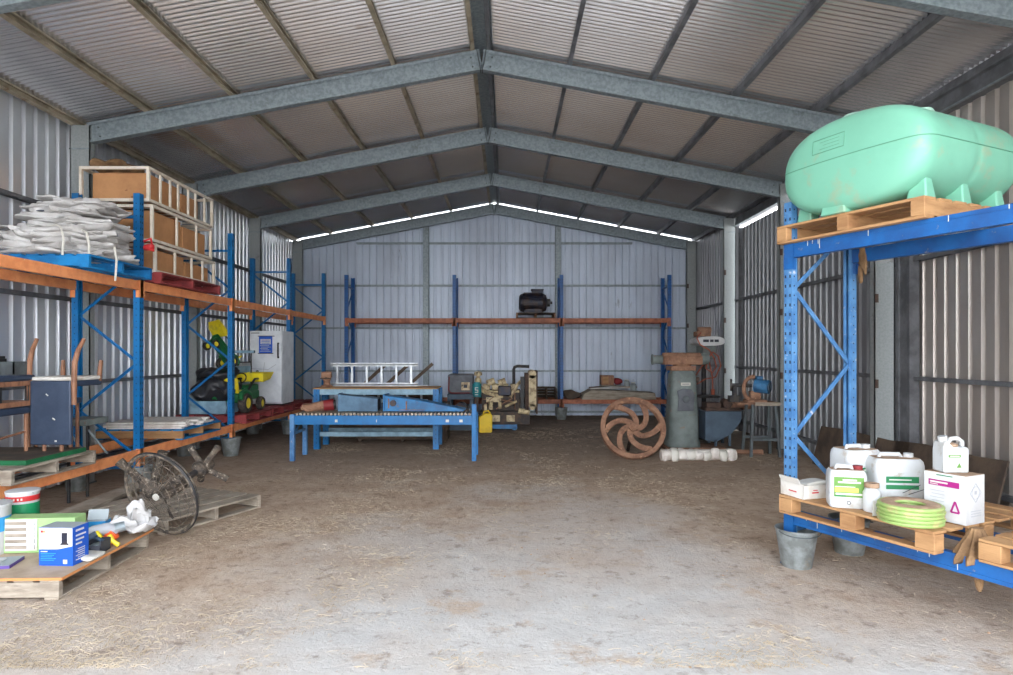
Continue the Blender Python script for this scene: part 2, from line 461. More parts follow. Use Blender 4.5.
# girts
def girt(parent, p0, p1, m='girt_steel'):
    g = MB(m); p0, p1 = Vector(p0), Vector(p1)
    d = (p1 - p0).normalized(); n = Vector((-d.y, d.x, 0))
    g.bar(p0, p1, .09, .006); 
    g.bar(p0 + n * .042 + Vector((0, 0, -.022)), p1 + n * .042 + Vector((0, 0, -.022)), .006, .045)
    g.bar(p0 - n * .042 + Vector((0, 0, -.022)), p1 - n * .042 + Vector((0, 0, -.022)), .006, .045)
    g.build('girt', parent)
for z in (.25, 1.30, 2.38, 3.48): girt(wl, (XL + .05, YF, z), (XL + .05, YB - .05, z))
for z in (.12, 1.20, 2.33, 3.45, 4.57):
    hw = 5.3 if z < 4.2 else 2.6 * (5.45 - z) / .45
    hw = min(5.3, (5.25 - z) / SL) 
    girt(wb, (max(XL + .02, XRIDGE - hw), YB - .05, z), (min(XR - .02, XRIDGE + hw), YB - .05, z), 'galv')
for p, a, b in ((wr_near, YF, 8.1), (wr, 8.2, 13.58), (wr2, 13.8, 16.9)):
    for z in ((.25, 1.38, 2.82)): girt(p, (XR - .05, a, z), (XR - .05, b, z))
# eave beams over the right wall, and wall mullions behind
g = MB('girt_steel'); g.bb(XR - .09, XR - .08, YF, 13.8, 4.39, 4.62); g.bb(XR - .09, XR + .02, YF, 13.8, 4.385, 4.39)
g.use('galv'); g.bb(XR - .12, XR - .09, YF, 13.8, 4.385, 4.40)
struct(g.build('eave_beam'))
g = MB('girt_steel'); g.bb(XR - .08, XR + .02, 13.62, 13.625, 0, 4.33); g.bb(XR - .07, XR - .03, 13.62, 13.66, 0, 4.33)
struct(g.build('trim_1'))
g = MB('girt_steel'); g.bb(XR - .12, XR - .02, 7.75, 8.02, 0, 4.33); g.bb(XR - .14, XR - .12, 7.75, 7.80, 0, 4.33); g.bb(XR - .14, XR - .12, 7.97, 8.02, 0, 4.33)
struct(g.build('trim_2'))
for x in (-2.11, 1.35):
    g = MB('galv'); zt = ztop(x) - .02
    g.bb(x - .07, x + .07, 16.72, 16.73, 0, zt)
    for s_ in (-1, 1): g.bb(x + s_ * .07 - .004, x + s_ * .07 + .004, 16.72, 16.86, 0, zt)
    struct(g.build('wall_column'))
# fly braces by the purlins in the far corner of the side wall
for y0 in (13.95,):
    g = MB('girt_steel'); g.bar((XR - .12, y0 + .1, 3.6), (XR - .12, y0 + 1.5, .6), .03, .004, up=(1, 0, 0)); g.bar((XR - .13, y0 + 1.5, 3.6), (XR - .13, y0 + .2, .6), .03, .004, up=(1, 0, 0))
    struct(g.build('trim_3'))

# ------------------------------------------------------------------ racks
def rack(name, label, loc, rz, ys, height, levels, mpost, mbeam, rear_up, mconn=None, bracket=None, dep=.76, streak=False, holes=True, W=.085, D=.075):
    """levels: list of (z_top, [(i, j), ...]); aisle face x = 0, rear at x = -dep, beams along y"""
    r = thing(name, label, 'pallet rack', loc, rz)
    mconn = mconn or mbeam
    for yi, y in enumerate(ys):
        for xs in (0, 1):
            x0 = -D if xs == 0 else -dep
            g = MB(mpost)
            out = x0 + D if xs == 0 else x0      # the face carrying the beam
            g.bb(out - .004 if xs == 0 else out, out if xs == 0 else out + .004, y - W / 2, y + W / 2, .012, height)
            for s_ in (-1, 1): g.bb(x0, x0 + D, y + s_ * W / 2 - .002, y + s_ * W / 2 + .002, .012, height)
            back = x0 if xs == 0 else x0 + D
            for s_ in (-1, 1): g.bb(back - .002, back + .002, y + s_ * (W / 2 - .012) - .012, y + s_ * (W / 2 - .012) + .012, .012, height)
            if holes:
                g.use('hole'); z = .1
                while z < height - .05:
                    for s_ in (-1, 1):
                        xo = (out, out + .0012) if xs == 0 else (out - .0012, out)
                        g.bb(xo[0], xo[1], y + s_ * .021 - .006, y + s_ * .021 + .006, z - .012, z + .012)
                    for s_ in (-1, 1):
                        yy = y + s_ * (W / 2 + .002)
                        g.bb(x0 + .03, x0 + .04, yy - .0008, yy + .0008, z - .006, z + .006)
                    z += .075
            g.use(mpost); g.bb(x0 - .015, x0 + D + .015, y - .06, y + .06, 0, .012)
            g.build('upright_post', r)
        zf, zr = ([.40, 1.55, 2.70], [.97, 2.12, 3.27]) if rear_up else ([1.02, 2.18], [.45, 1.58, 2.70])
        seq = sorted([(z, 0) for z in zf if z < height] + [(z, 1) for z in zr if z < height])
        xf, xr_ = -.05, -dep + .05
        for (za, sa), (zb, sb) in zip(seq, seq[1:]):
            g = MB(mpost)
            pa = Vector((xr_ if sa else xf, y, za)); pb = Vector((xr_ if sb else xf, y, zb))
            g.bar(pa, pb, .004, .035, up=(0, 1, 0)); 
            g.bar(pa + Vector((0, .012, 0)), pb + Vector((0, .012, 0)), .035, .004, up=(0, 1, 0))
            g.build('brace', r)
        for z in ([.28, 3.32] if height > 3.3 else [.28, height - .12]):
            g = MB(mpost); g.bar((xf, y, z), (xr_, y, z), .03, .035); g.build('brace', r)
    for zt, bays in levels:
        for (i, j) in bays:
            y0, y1 = ys[i] + W / 2, ys[j] - W / 2
            for xs in (0, 1):
                xc = -.032 if xs == 0 else -dep + .032
                g = MB(mbeam); g.bb(xc - .025, xc + .025, y0 + .002, y1 - .002, zt - .11, zt)
                sx = 1 if xs == 0 else -1
                g.bb(xc + sx * .025, xc + sx * .030, y0 + .002, y1 - .002, zt - .028, zt - .0); g.bb(xc + sx * .025, xc + sx * .030, y0 + .002, y1 - .002, zt - .11, zt - .085)
                if streak and xs == 0:
                    g.use('ivory'); rr = random.Random(int(zt * 100))
                    for k in range(16):
                        yy = y0 + .05 + rr.random() * (y1 - y0 - .1); hh = .02 + rr.random() * .08
                        g.bb(xc + .030, xc + .0312, yy - .0025, yy + .0025, zt - hh, zt - .002)
                    g.use('dust')
                    for k in range(10):
                        yy = y0 + .05 + rr.random() * (y1 - y0 - .1)
                        g.bb(xc - .02, xc + .028, yy - .03, yy + .04 * rr.random(), zt, zt + .004)
                b = g.build('beam', r, bevel=.004)
                for yy, sy in ((y0, 1), (y1, -1)):
                    c = MB(mconn); xo = .001 if xs == 0 else -dep - .001
                    c.bb(xo, xo + sx * .005, yy - sy * .07, yy + sy * .02, zt - .2, zt + .01)
                    c.bb(xo, xo - sx * .045, yy + sy * .0, yy + sy * .006, zt - .2, zt + .01)
                    c.build('end_connector', b)
    return r

ZT2, ZT1 = 2.54, .50
YA = [5.17, 7.77, 10.38, 13.14, 15.64]
rack('pallet_rack', 'long blue and orange pallet rack standing along the left side wall, its feet in buckets',
     (-4.43, 0, 0), 0, YA, 3.6, [(ZT2, [(0, 1), (1, 2), (2, 3), (3, 4)]), (ZT1, [(0, 1), (1, 2), (2, 3), (3, 4)])], 'blue', 'orange', True, dep=.82)
XE = [-3.99, -1.30, 1.37, 4.06]
rack('pallet_rack', 'blue pallet rack with orange beams across the far end wall',
     (0, 15.92, 0), -pi / 2, XE, 3.6, [(2.52, [(0, 1), (1, 2), (2, 3)]), (.50, [(0, 1), (1, 2), (2, 3)])], 'blue_dark', 'orange_shaded', True, dep=.76, holes=True)
TH = radians(25.5)
U = Vector((sin(TH), -cos(TH), 0)); V = Vector((cos(TH), sin(TH), 0)); O = Vector((2.22, 5.05, 0))
def RR(u, v, z=0): return O + U * u + V * v + Vector((0, 0, z))
rack('pallet_rack', 'scuffed all-blue pallet rack carrying the green tank, standing askew by the side wall',
     tuple(O - U * 0.0 - V * .0), pi + TH, [0, 2.62], 2.86, [(2.53, [(0, 1)]), (.44, [(0, 1)])], 'blue_worn', 'blue_beam', False, streak=True, W=.07, D=.062)  # posts in a paler blue, their sunlit look put into the colour

# ------------------------------------------------------------------ pallets
def pallet(label, loc, rz, m, w=1.165, d=1.165, h=.14, nb=7, boards='x', group=None, m2=None, nail=True, sc=1, rot=None, blocks=False, edge=None, bw_=.042):
    """deck boards run along local x; bearers along local y"""
    r = thing('wooden_pallet', label, 'pallet', loc, rz, group, rot)
    rr = random.Random(int(loc[0] * 31 + loc[1] * 17))
    g = MB(m); bw = d / nb * .78; bt = .019
    for i in range(nb):
        y = -d / 2 + bw / 2 + (d - bw) * i / (nb - 1)
        g.box((0, y, h - bt / 2), (w - rr.random() * .006, bw, bt), rz=(rr.random() - .5) * .006)
    g.build('top_deck', r, bevel=.003, seg=1)
    for k in (-1, 0, 1):
        g = MB(edge or m)
        if blocks:
            for j in (-1, 0, 1):
                g = MB(edge or m); g.box((k * (w / 2 - .06), j * (d / 2 - .05), h / 2 - .001), (.12, .10, h - 2 * bt - .001)); g.build('block', r, bevel=.003, seg=1)
        else:
            g.box((k * (w / 2 - bw_ / 2 - .001), 0, h / 2), (bw_, d, h - 2 * bt)); g.build('bearer', r, bevel=.003, seg=1)
    g = MB(m2 or m)
    for y in (-d / 2 + .05, -d / 4 * .0, d / 2 - .05): g.box((0, y, bt / 2), (w, .095, bt))
    g.build('bottom_deck', r, bevel=.003, seg=1)
    return r

# on the long rack, upper level
pallet('bright blue painted wooden pallet under the pile of white bags', (-4.83, 7.09, ZT2), pi / 2, 'wood_blue')
pallet('dark red wooden pallet under the white steel frames on the upper shelf', (-4.86, 8.82, ZT2), pi / 2, 'wood_red', w=1.66, nb=8, d=1.1)
# lower level
pallet('weathered grey wooden pallet on the low shelf carrying the upturned chair', (-4.93, 6.2, ZT1), pi / 2, 'wood_grey')
pallet('blue-edged wooden pallet on the low shelf carrying white battens', (-4.92, 9.15, ZT1), pi / 2, 'wood_blue', edge='wood_new')
for i, (y, lb) in enumerate(((11.1, 'dark red wooden pallet on the low shelf under the toy tractor'), (12.3, 'dark red wooden pallet on the low shelf under the old fridge'), (13.5, 'dark red wooden pallet on the low shelf beyond the fridge'))):
    pallet(lb, (-4.86, y, ZT1), pi / 2, 'wood_red')
# floor
pallet('grey wooden pallet on the floor heaped with boxes, pails and rags', (-3.63, 4.89, 0), radians(92), 'wood_grey')
pallet('grey wooden pallet lying askew on the floor behind the caged fan', (-3.42, 6.62, 0), radians(66), 'wood_grey', nb=6)
# right rack
pallet('wooden pallet under the pale green tank on the top beams', tuple(RR(.52, .50, 2.53)), TH + pi / 2, 'wood_new', w=1.15, d=1.12, bw_=.09)
pallet('wooden pallet on the low beams carrying chemical drums and a carton', tuple(RR(.62, .44, .44)), TH + pi / 2, 'wood_new', blocks=True, w=1.165, d=1.165)
pallet('empty wooden pallet at the near end of the low beams', tuple(RR(1.97, .55, .44)), TH + pi / 2, 'wood_new', blocks=True)
pallet('small brown pallet under the electric motor on the high shelf', (.73, 16.28, 2.52), 0, 'wood_dark', w=.98, d=.8, nb=5, edge='rust')

# ------------------------------------------------------------------ buckets at the rack feet
def bucket(label, loc, group=None, first=[None]):
    if first[0] is None:
        r = thing('metal_bucket', label, 'bucket', loc)
        g = MB('bucket')
        g.lathe([(.0, .004), (.105, .004), (.108, 0), (.112, .006), (.155, .285), (.162, .29), (.162, .298), (.155, .3), (.150, .296), (.106, .012), (0, .012)], 32)
        g.build('body', r)
        g = MB('galv_dark'); g.path([(-.16 * cos(t), -.05 - .11 * sin(t), .29 - .03 * sin(t)) for t in [pi * i / 14 for i in range(15)]], .004, 6); g.build('handle', r)
        first[0] = r; return r
    r = copy_tree(first[0]); r.location = loc; r['label'] = label
    r.rotation_euler = (0, 0, random.random() * 6)
    return r
f1 = RR(0, 0); f2 = RR(0, .72)
bucket('galvanised bucket around the near foot of the tank rack, most of it in view', (f1.x + .06, f1.y - .02, 0))
bucket('galvanised bucket around the inner foot of the tank rack, half behind a blue beam', (f2.x + .0, f2.y, 0))
for (x, y), lb in (((-5.21, 7.77), 'galvanised bucket on the floor below the upturned chair pallet'),
                   ((-4.47, 7.77), 'galvanised bucket half hidden behind the wire fan cage'),
                   ((-5.21, 10.38), 'galvanised bucket on the floor under the white battens pallet'),
                   ((-4.47, 10.38), 'galvanised bucket in clear view around the foot next to the toy tractor'),
                   ((-5.21, 13.14), 'galvanised bucket in shadow below the fridge'),
                   ((-4.47, 13.14), 'galvanised bucket at the foot beyond the fridge')):
    bucket(lb, (x, y, 0))
bucket('dark bucket at a foot of the end wall rack behind the engine', (1.37, 15.96, 0))

# ------------------------------------------------------------------ upper left: bags, white frames, boxes
rb = random.Random(3)
zb = ZT2 + .14
for k in range(11):
    th = .058 + .012 * (k % 3); n_ = k / 10
    g = MB('bag_white')
    sx, sy = 1.14 - .55 * n_ * rb.uniform(.8, 1.2), 1.10 - .45 * n_ * rb.uniform(.7, 1.2)
    g.blob((0, 0, th / 2), (sx, sy, th * 1.3), seed=k + 1, amp=.34, n=52, e=4.0, fr=6.5, rz=rb.uniform(-.3, .3))
    # folded flap edges and loose strap
    g.blob((.25 * (1 if k % 2 else -1), -.1, th * .95), (sx * .55, sy * .8, .03), seed=k + 30, amp=.35, n=30, e=4, fr=5)
    if k in (2, 5, 7):
        g.use('bag_dark'); g.blob((-.12 + .1 * k / 5, -sy * .30, th * 1.2), (.42, .14, .02), seed=k, amp=.3, n=18)
    o = g.build('folded_bag', smooth=50)
    place(o, (-4.82 + .08 * n_ + rb.uniform(-.07, .07), 7.03 + .10 * n_ + rb.uniform(-.06, .06), zb))
    tag(o, ('topmost crumpled white bulk bag of the pile on the blue pallet' if k == 10 else 'lowest white bulk bag lying on the blue pallet boards' if k == 0 else 'white woven bulk bag folded in the middle of the pile'), 'bag', 'folded white bulk bags')
    zb += th * .86
for i, (x, y, z0, z1) in enumerate(((-4.32, 6.62, 2.60, 2.95), (-4.50, 6.50, 2.66, 2.98), (-4.24, 6.95, 2.45, 2.88))):
    g = MB('ivory'); g.path([(x - .3, y + .1, z1 - .02), (x - .1, y + .05, z1), (x - .01, y - .02, z1 - .04), (x + .03, y - .04, (z0 + z1) / 2), (x + .01, y - .03, z0)], .012, 6)
    o = g.build('bag_strap'); tag(o, ['white lifting strap dangling over the corner of the blue pallet', 'white lifting strap hanging at the near side of the bag pile', 'thin white strap hanging down below the blue pallet'][i], 'strap', 'loose bag straps')
g = MB('red'); g.path([(-4.25, 7.5, 2.98), (-4.2, 7.56, 3.02), (-4.22, 7.62, 2.94), (-4.18, 7.58, 2.88), (-4.24, 7.52, 2.9)], .014, 6); g.blob((-4.25, 7.6, 2.93), (.12, .1, .08), seed=5, amp=.4)
tag(g.build('red_rope'), 'tangle of red rope at the end of the white bag pile', 'rope')

tiers = [(2.68, 3.04, 8.05, 9.66, 'lowest'), (3.06, 3.52, 7.98, 9.56, 'middle'), (3.54, 3.97, 7.90, 9.60, 'topmost')]
for ti, (z0, z1, y0, y1, nm) in enumerate(tiers):
    x0, x1 = -5.25, -4.42
    r = thing('white_steel_frame', 'white steel cot-like frame with upright bars, ' + nm + ' of the stack of three', 'steel frame', ((x0 + x1) / 2, (y0 + y1) / 2, z0), 0, 'white steel frames')
    w, d, h = x1 - x0, y1 - y0, z1 - z0; t = .035
    for sy in (-1, 1):
        for sx in (-1, 1):
            g = MB('white_steel'); g.bb(sx * w / 2 - t / 2, sx * w / 2 + t / 2, sy * d / 2 - t / 2, sy * d / 2 + t / 2, 0, h); g.build('corner_post', r)
    for zz in (t / 2, h - t / 2):
        for sx in (-1, 1):
            g = MB('white_steel'); g.bb(sx * w / 2 - t / 2 + .001, sx * w / 2 + t / 2 - .001, -d / 2, d / 2, zz - t / 2, zz + t / 2); g.build('side_rail', r)
        for sy in (-1, 1):
            g = MB('white_steel'); g.bb(-w / 2, w / 2, sy * d / 2 - t / 2 + .001, sy * d / 2 + t / 2 - .001, zz - t / 2, zz + t / 2); g.build('end_rail', r)
    fr = {0: (.3, .58, .78), 1: (.38, .72), 2: (.16, .30, .42, .58, .70, .86)}[ti]
    for f_ in fr:
        for sx in (1, -1):
            g = MB('white_steel'); g.bb(sx * w / 2 - .012, sx * w / 2 + .012, -d / 2 + f_ * d - .013, -d / 2 + f_ * d + .013, t, h - t); g.build('bar', r)
    g = MB('white_steel')
    for k in range(9): g.bb(-w / 2, w / 2, -d / 2 + d * (k + .5) / 9 - .008, -d / 2 + d * (k + .5) / 9 + .008, .012, .022)
    g.build('base_wires', r)
    # cardboard cartons inside: things of their own
    for k, (ya, yb) in enumerate(((.06, .52), (.56, .97)) if ti != 2 else ((.05, .50), (.54, .82))):
        hh = h - (.07 if k == 0 else .12)
        b = thing('cardboard_box', 'plain brown cardboard box, %s one in the %s white steel frame' % ('nearer' if k == 0 else 'farther', nm), 'box', ((x0 + x1) / 2 + .01, y0 + d * (ya + yb) / 2, z0 + .04), 0, 'cardboard boxes in the white frames')
        g = MB('card'); bw, bd = w - .15, d * (yb - ya)
        g.bb(-bw / 2, bw / 2, -bd / 2, bd / 2, 0, hh - .03); g.build('carton_body', b, bevel=.006)
        g = MB('card')
        for s_ in (-1, 1):
            g.box((s_ * bw / 4, 0, hh - .026), (bw / 2 - .003, bd, .005), R=RY(s_ * .02))
        g.build('top_flap', b)
g = MB('hessian'); 
g.blob((0, 0, .06), (.35, 1.5, .16), seed=3, amp=.3, n=36, e=2.6); g.blob((.1, -.3, .11), (.3, .7, .12), seed=8, amp=.4, n=26, e=2.4)
o = g.build('hessian_sacking', smooth=60); place(o, (-5.12, 8.75, 3.985)); tag(o, 'bundle of brown hessian sacking lying on top of the white frames', 'sacking')

# ------------------------------------------------------------------ lower left: chairs on the grey pallet
zc = ZT1 + .14
g = MB('green_board'); g.bb(-.5, .5, -.42, .42, 0, .045); g.use('wood_dark'); g.bb(-.49, .49, -.41, .41, .045, .047)
o = g.build('green_board', bevel=.004); place(o, (-4.90, 6.28, zc)); tag(o, 'dark green painted board lying under the upturned chair', 'board')
zc += .045
def chair_parts(r, seatm='vinyl'):
    """an upside-down dining chair: back panel hanging to the ground, seat up at z .62, legs pointing up"""
    g = MB(seatm); g.bb(-.21, .21, -.02, .02, .02, .66)
    g.build('back_panel', r, bevel=.012)
    g = MB('off_white'); g.bb(-.22, .22, .0, .44, .66, .70); g.use(seatm); g.bb(-.215, .215, .0, .44, .60, .66); g.build('seat', r, bevel=.012)
    for sx in (-1, 1):
        g = MB('wood_chair'); g.path([(sx * .235, .0, .42), (sx * .235, .0, .66), (sx * .235, .01, .85), (sx * .24, .05, .97), (sx * .25, .12, 1.08)], [.022, .026, .026, .022, .018], 8); g.build('leg', r)
        g = MB('wood_chair'); g.path([(sx * .20, .41, .64), (sx * .205, .42, .78), (sx * .21, .43, .86)], [.024, .022, .018], 8); g.build('leg', r)
    for sx in (-1, 1):
        g = MB('wood_chair'); g.tube((sx * .09, .02, -.045), (sx * .09, .02, .08), .018, n=8); g.build('back_spindle', r)
    g = MB('ivory'); g.box((.04, -.0215, .28), (.03, .003, .012), R=RY(.6)); g.box((.06, -.0215, .06), (.02, .003, .015)); g.box((-.03, -.0215, .52), (.03, .003, .01), R=RY(.7))
    g.build('scuff', r)
r = thing('dining_chair', 'upturned wooden chair with a dark blue padded back panel, legs in the air', 'chair', (-4.55, 6.40, zc + .047), radians(-3))
chair_parts(r)
# second chair, upright, with its dark seats, at the frame edge
r = thing('dining_chair', 'wooden chair with a dark seat lying stacked beside the upturned chair', 'chair', (-5.02, 6.22, zc))
for sx in (-1, 1):
    for sy in (-1, 1):
        g = MB('wood_chair'); g.path([(sx * .2, sy * .2, 0), (sx * .2, sy * .2, .4), (sx * .2, sy * .2, .44)], .018, 8); g.build('leg', r)
g = MB('vinyl'); g.bb(-.24, .24, -.24, .24, .38, .46); g.build('seat', r, bevel=.02)
g = MB('wood_chair'); g.tube((-.2, -.2, .16), (.2, -.2, .24), .012, n=8); g.build('stretcher', r)
g = MB('wood_chair'); g.tube((.2, -.2, .16), (.2, .2, .2), .012, n=8); g.build('stretcher', r)
r = thing('stool', 'low dark padded stool with a timber rail, stacked on the second chair', 'stool', (-5.02, 6.22, zc + .46))
g = MB('wood_chair'); g.bb(-.26, .26, -.22, -.19, .20, .25); g.bb(-.26, .26, .19, .22, .20, .25); g.bb(-.26, -.24, -.2, .2, .20, .25); g.bb(.24, .26, -.2, .2, .20, .25); g.bb(-.26, .26, -.24, .24, 0, .05); g.build('timber_rail', r, bevel=.004)
g = MB('vinyl'); g.bb(-.27, .27, -.24, .24, .25, .31); g.build('seat', r, bevel=.02)
for sx in (-1, 1):
    for sy in (-1, 1):
        g = MB('black'); g.bb(sx * .23 - .02, sx * .23 + .02, sy * .19 - .02, sy * .19 + .02, .05, .2); g.build('leg', r)
r = thing('battery', 'black car battery with a small brown cap, on top of the stacked seats', 'battery', (-5.09, 6.25, zc + .77))
g = MB('black'); g.bb(-.2, .14, -.09, .09, 0, .16); g.bb(-.2, -.15, -.07, .07, .16, .185); g.bb(.09, .14, -.07, .07, .16, .185)
for k in range(8): g.bb(-.19 + k * .042, -.175 + k * .042, -.094, -.09, .01, .15)
g.build('case', r, bevel=.005)
g = MB('wood_chair'); g.bb(-.05, .0, -.05, .03, .16, .21); g.build('cap', r)
r = thing('dark_crate', 'small dark grey crate beside the black battery', 'crate', (-4.87, 6.32, zc + .77)); 
g = MB('galv_dark'); g.bb(-.06, .08, -.1, .1, 0, .012); 
for a in ((-.06, -.048, -.1, .1), (.068, .08, -.1, .1), (-.06, .08, -.1, -.088), (-.06, .08, .088, .1)): g.bb(*a, .012, .13)
g.build('crate_shell', r)
# dark ledge sticking out beside the post, on a brown leg
r = thing('small_table', 'small side table with a dark top and one brown leg showing, beside the upturned chair', 'table', (-4.76, 6.72, zc - .045))
g = MB('vinyl'); g.bb(-.25, .25, -.08, .08, .50, .56); g.build('table_top', r, bevel=.01)
for sx in (-1, 1):
    for sy in (-1, 1):
        g = MB('wood_chair'); g.tube((sx * .22, sy * .05, 0), (sx * .22, sy * .05, .5), .018, n=8); g.build('leg', r)
# folding stand
r = thing('folding_stand', 'folding metal stand with a grey-green top, between the chair pallet and white battens', 'stand', (-4.80, 7.28, 0), 0)
g = MB('machine_green'); g.bb(-.15, .15, -.2, .2, .86, .93); g.build('top_tray', r, bevel=.006)
for y in (-.16, .16):
    g = MB('black_metal'); g.tube((-.07, y, 0), (-.07, y, .86), .018, n=8); g.build('leg', r)
    g = MB('galv'); g.tube((-.13, y, .86), (.16, y, .5), .012, n=8); g.build('strut', r)
# white battens
rb = random.Random(11)
k = 0
for lay in range(3):
    for j in range(9 - lay):
        g = MB('wood_white'); L_ = rb.uniform(.9, 1.1); w_ = .07 + rb.random() * .03
        g.bb(-L_ / 2, L_ / 2, -w_ / 2, w_ / 2, 0, .026)
        o = g.build('timber_batten', bevel=.002, seg=1)
        place(o, (-4.92 + rb.uniform(-.04, .04), 8.66 + lay * .05 + j * .118, ZT1 + .14 + lay * .0265), rb.uniform(-.05, .05) + .05)
        tag(o, ['white-painted timber batten in the bottom layer on the blue-edged pallet', 'white-painted timber batten in the middle layer on the blue-edged pallet', 'white-painted timber batten in the top layer on the blue-edged pallet'][lay], 'batten', 'white battens layer %s' % ['one', 'two', 'three'][lay])

# ------------------------------------------------------------------ fridge, toy tractors, bags
zp = ZT1 + .14
r = thing('fridge', 'tall old white fridge with a blue poster on its door, on red pallets', 'fridge', (-4.66, 12.72, zp))
g = MB('fridge'); g.bb(-.31, .31, -.27, .37, .03, 1.45); g.use('black'); g.bb(-.29, .29, -.2, .3, 0, .03); g.build('cabinet', r, bevel=.015)
g = MB('fridge'); g.bb(-.31, .31, -.335, -.275, .06, 1.45); d_ = g.build('door', r, bevel=.012)
g = MB('black'); g.bb(.235, .26, -.375, -.355, .92, 1.22); g.bb(.235, .26, -.36, -.33, .92, .95); g.bb(.235, .26, -.36, -.33, 1.19, 1.22); g.build('handle', d_, bevel=.004)
g = MB('blue_print'); g.bb(-.13, .13, -.338, -.3355, 1.02, 1.34); g.use('white'); g.bb(-.1, .1, -.340, -.338, 1.19, 1.29)
g.use('blue_print')
for k in range(3): g.bb(-.08, .08, -.3415, -.340, 1.205 + k * .03, 1.215 + k * .03)
g.use('white')
for k in range(5): g.bb(-.11 + .02 * (k % 2), .1 - .03 * (k % 3), -.340, -.338, 1.05 + k * .027, 1.058 + k * .027)
g.use('ink'); g.bb(-.15, .17, -.339, -.3355, 1.34, 1.355); g.bb(-.15, .15, -.339, -.3355, 1.005, 1.02); g.build('poster', d_)
g = MB('ink'); g.bb(-.28, -.12, -.338, -.3355, 1.40, 1.415); g.build('badge', d_)
g = MB('grey_print')
g.bar((-.30, -.338, .72), (.05, -.338, .70), .003, .008); g.bar((.05, -.338, .70), (.2, -.338, .80), .003, .008); g.bar((-.05, -.338, .62), (-.02, -.338, .84), .003, .006, up=(1, 0, 0))
g.use('ink'); g.tube((-.16, -.336, .66), (-.16, -.345, .66), .03, n=12); g.build('door_scratch', d_)

def wheel(g, c, r, w, hub, mt='tyre', mh='toy_yellow'):
    R = RY(pi / 2)
    g.use(mt); g.lathe([(r * .55, -w / 2), (r * .9, -w / 2), (r, -w * .3), (r, w * .3), (r * .9, w / 2), (r * .55, w / 2), (r * .55, -w / 2)], 20, R, c)
    g.use(mh); g.lathe([(0, -w * .3), (r * .56, -w * .42), (r * .56, w * .42), (r * .2, w * .3), (0, w * .35)], 16, R, c)
def tractor(name, label, loc, rot, sc=1.0, bucket_up=True):
    """pedal tractor, nose along +y"""
    r = thing(name, label, 'toy tractor', loc, 0, None, rot, sc)
    g = MB('toy_green'); g.bb(-.13, .13, -.05, .62, .20, .36); g.bb(-.10, .10, .12, .66, .34, .46); g.bb(-.17, .17, -.28, .0, .18, .34); g.build('body', r, bevel=.03, seg=3)
    g = MB('toy_yellow'); g.bb(-.15, .15, -.24, -.0, .34, .39); g.box((0, -.24, .48), (.3, .05, .24), R=RX(.2)); g.build('seat', r, bevel=.025, seg=3)
    for sx in (-1, 1):
        g = MB(); wheel(g, (sx * .22, -.14, .17), .17, .12, .08); g.build('wheel', r)
        g = MB(); wheel(g, (sx * .19, .52, .12), .12, .09, .06); g.build('wheel', r)
        g = MB('toy_green'); g.path([(sx * .22, -.33, .24), (sx * .22, -.28, .34), (sx * .22, -.14, .38), (sx * .22, .0, .33), (sx * .22, .04, .24)], .045, 8); g.build('mudguard', r)
    g = MB('black'); g.path([(.11 * cos(t), .12 + .05 * sin(t), .58 + .09 * sin(t)) for t in [2 * pi * i / 16 for i in range(16)]], .012, 6, closed=True); g.tube((0, .12, .58), (0, .22, .42), .012, n=8); g.build('steering_wheel', r)
    for sx in (-1, 1):
        g = MB('black'); g.path([(sx * .16, .1, .38), (sx * .16, .35, .56), (sx * .15, .62, .56)], .02, 8); g.build('loader_arm', r)
    g = MB('toy_yellow'); 
    poly = [(.50, .52), (.52, .50), (.80, .55), (.98, .66), (.95, .67), (.78, .59), (.54, .56), (.52, .66), (.49, .66)]
    R = Matrix(((0, 1, 0), (1, 0, 0), (0, 0, 1)))
    g.prism(poly, -.24, .24, R); 
    for sx in (-1, 1): g.prism([(.50, .50), (.80, .54), (.97, .66), (.50, .66)], sx * .24 - .008, sx * .24 + .008, R)
    g.build('loader_bucket', r, bevel=.004)
    return r
tractor('toy_tractor', 'green pedal toy tractor with yellow seat and raised yellow bucket beside the fridge', (-4.66, 11.05, zp), (0, 0, radians(-3)), 1.0)
r = thing('pale_blue_tub', 'low pale blue plastic tub beneath the black rubbish bags', 'tub', (-5.02, 10.92, zp)); g = MB('pale_blue'); g.prism([(-.34, 0), (.34, 0), (.38, .22), (.36, .22), (.33, .02), (-.33, .02), (-.36, .22), (-.38, .22)], -.25, .25); g.bb(-.34, .34, -.25, -.235, 0, .22); g.bb(-.34, .34, .235, .25, 0, .22); g.build('tub_shell', r, bevel=.006)
g = MB('bag_black'); g.blob((0, 0, .19), (.74, .5, .42), seed=4, amp=.28, n=40, e=2.8, fr=5); o = g.build('rubbish_bag', smooth=60); place(o, (-4.94, 10.9, zp + .20)); tag(o, 'full black rubbish bag bulging over the pale blue tub', 'bag')
g = MB('bag_black'); g.blob((0, 0, .1), (.62, .46, .2), seed=9, amp=.3, n=40, e=2.8, fr=5); o = g.build('rubbish_bag', smooth=60); place(o, (-4.94, 10.9, zp + .56)); tag(o, 'flatter black rubbish bag lying on top of the full one', 'bag')
tractor('toy_tractor', 'small green and yellow toy tractor dumped nose-up on the black bags', (-4.98, 11.12, zp + .86), (radians(52), radians(8), radians(150)), .62)
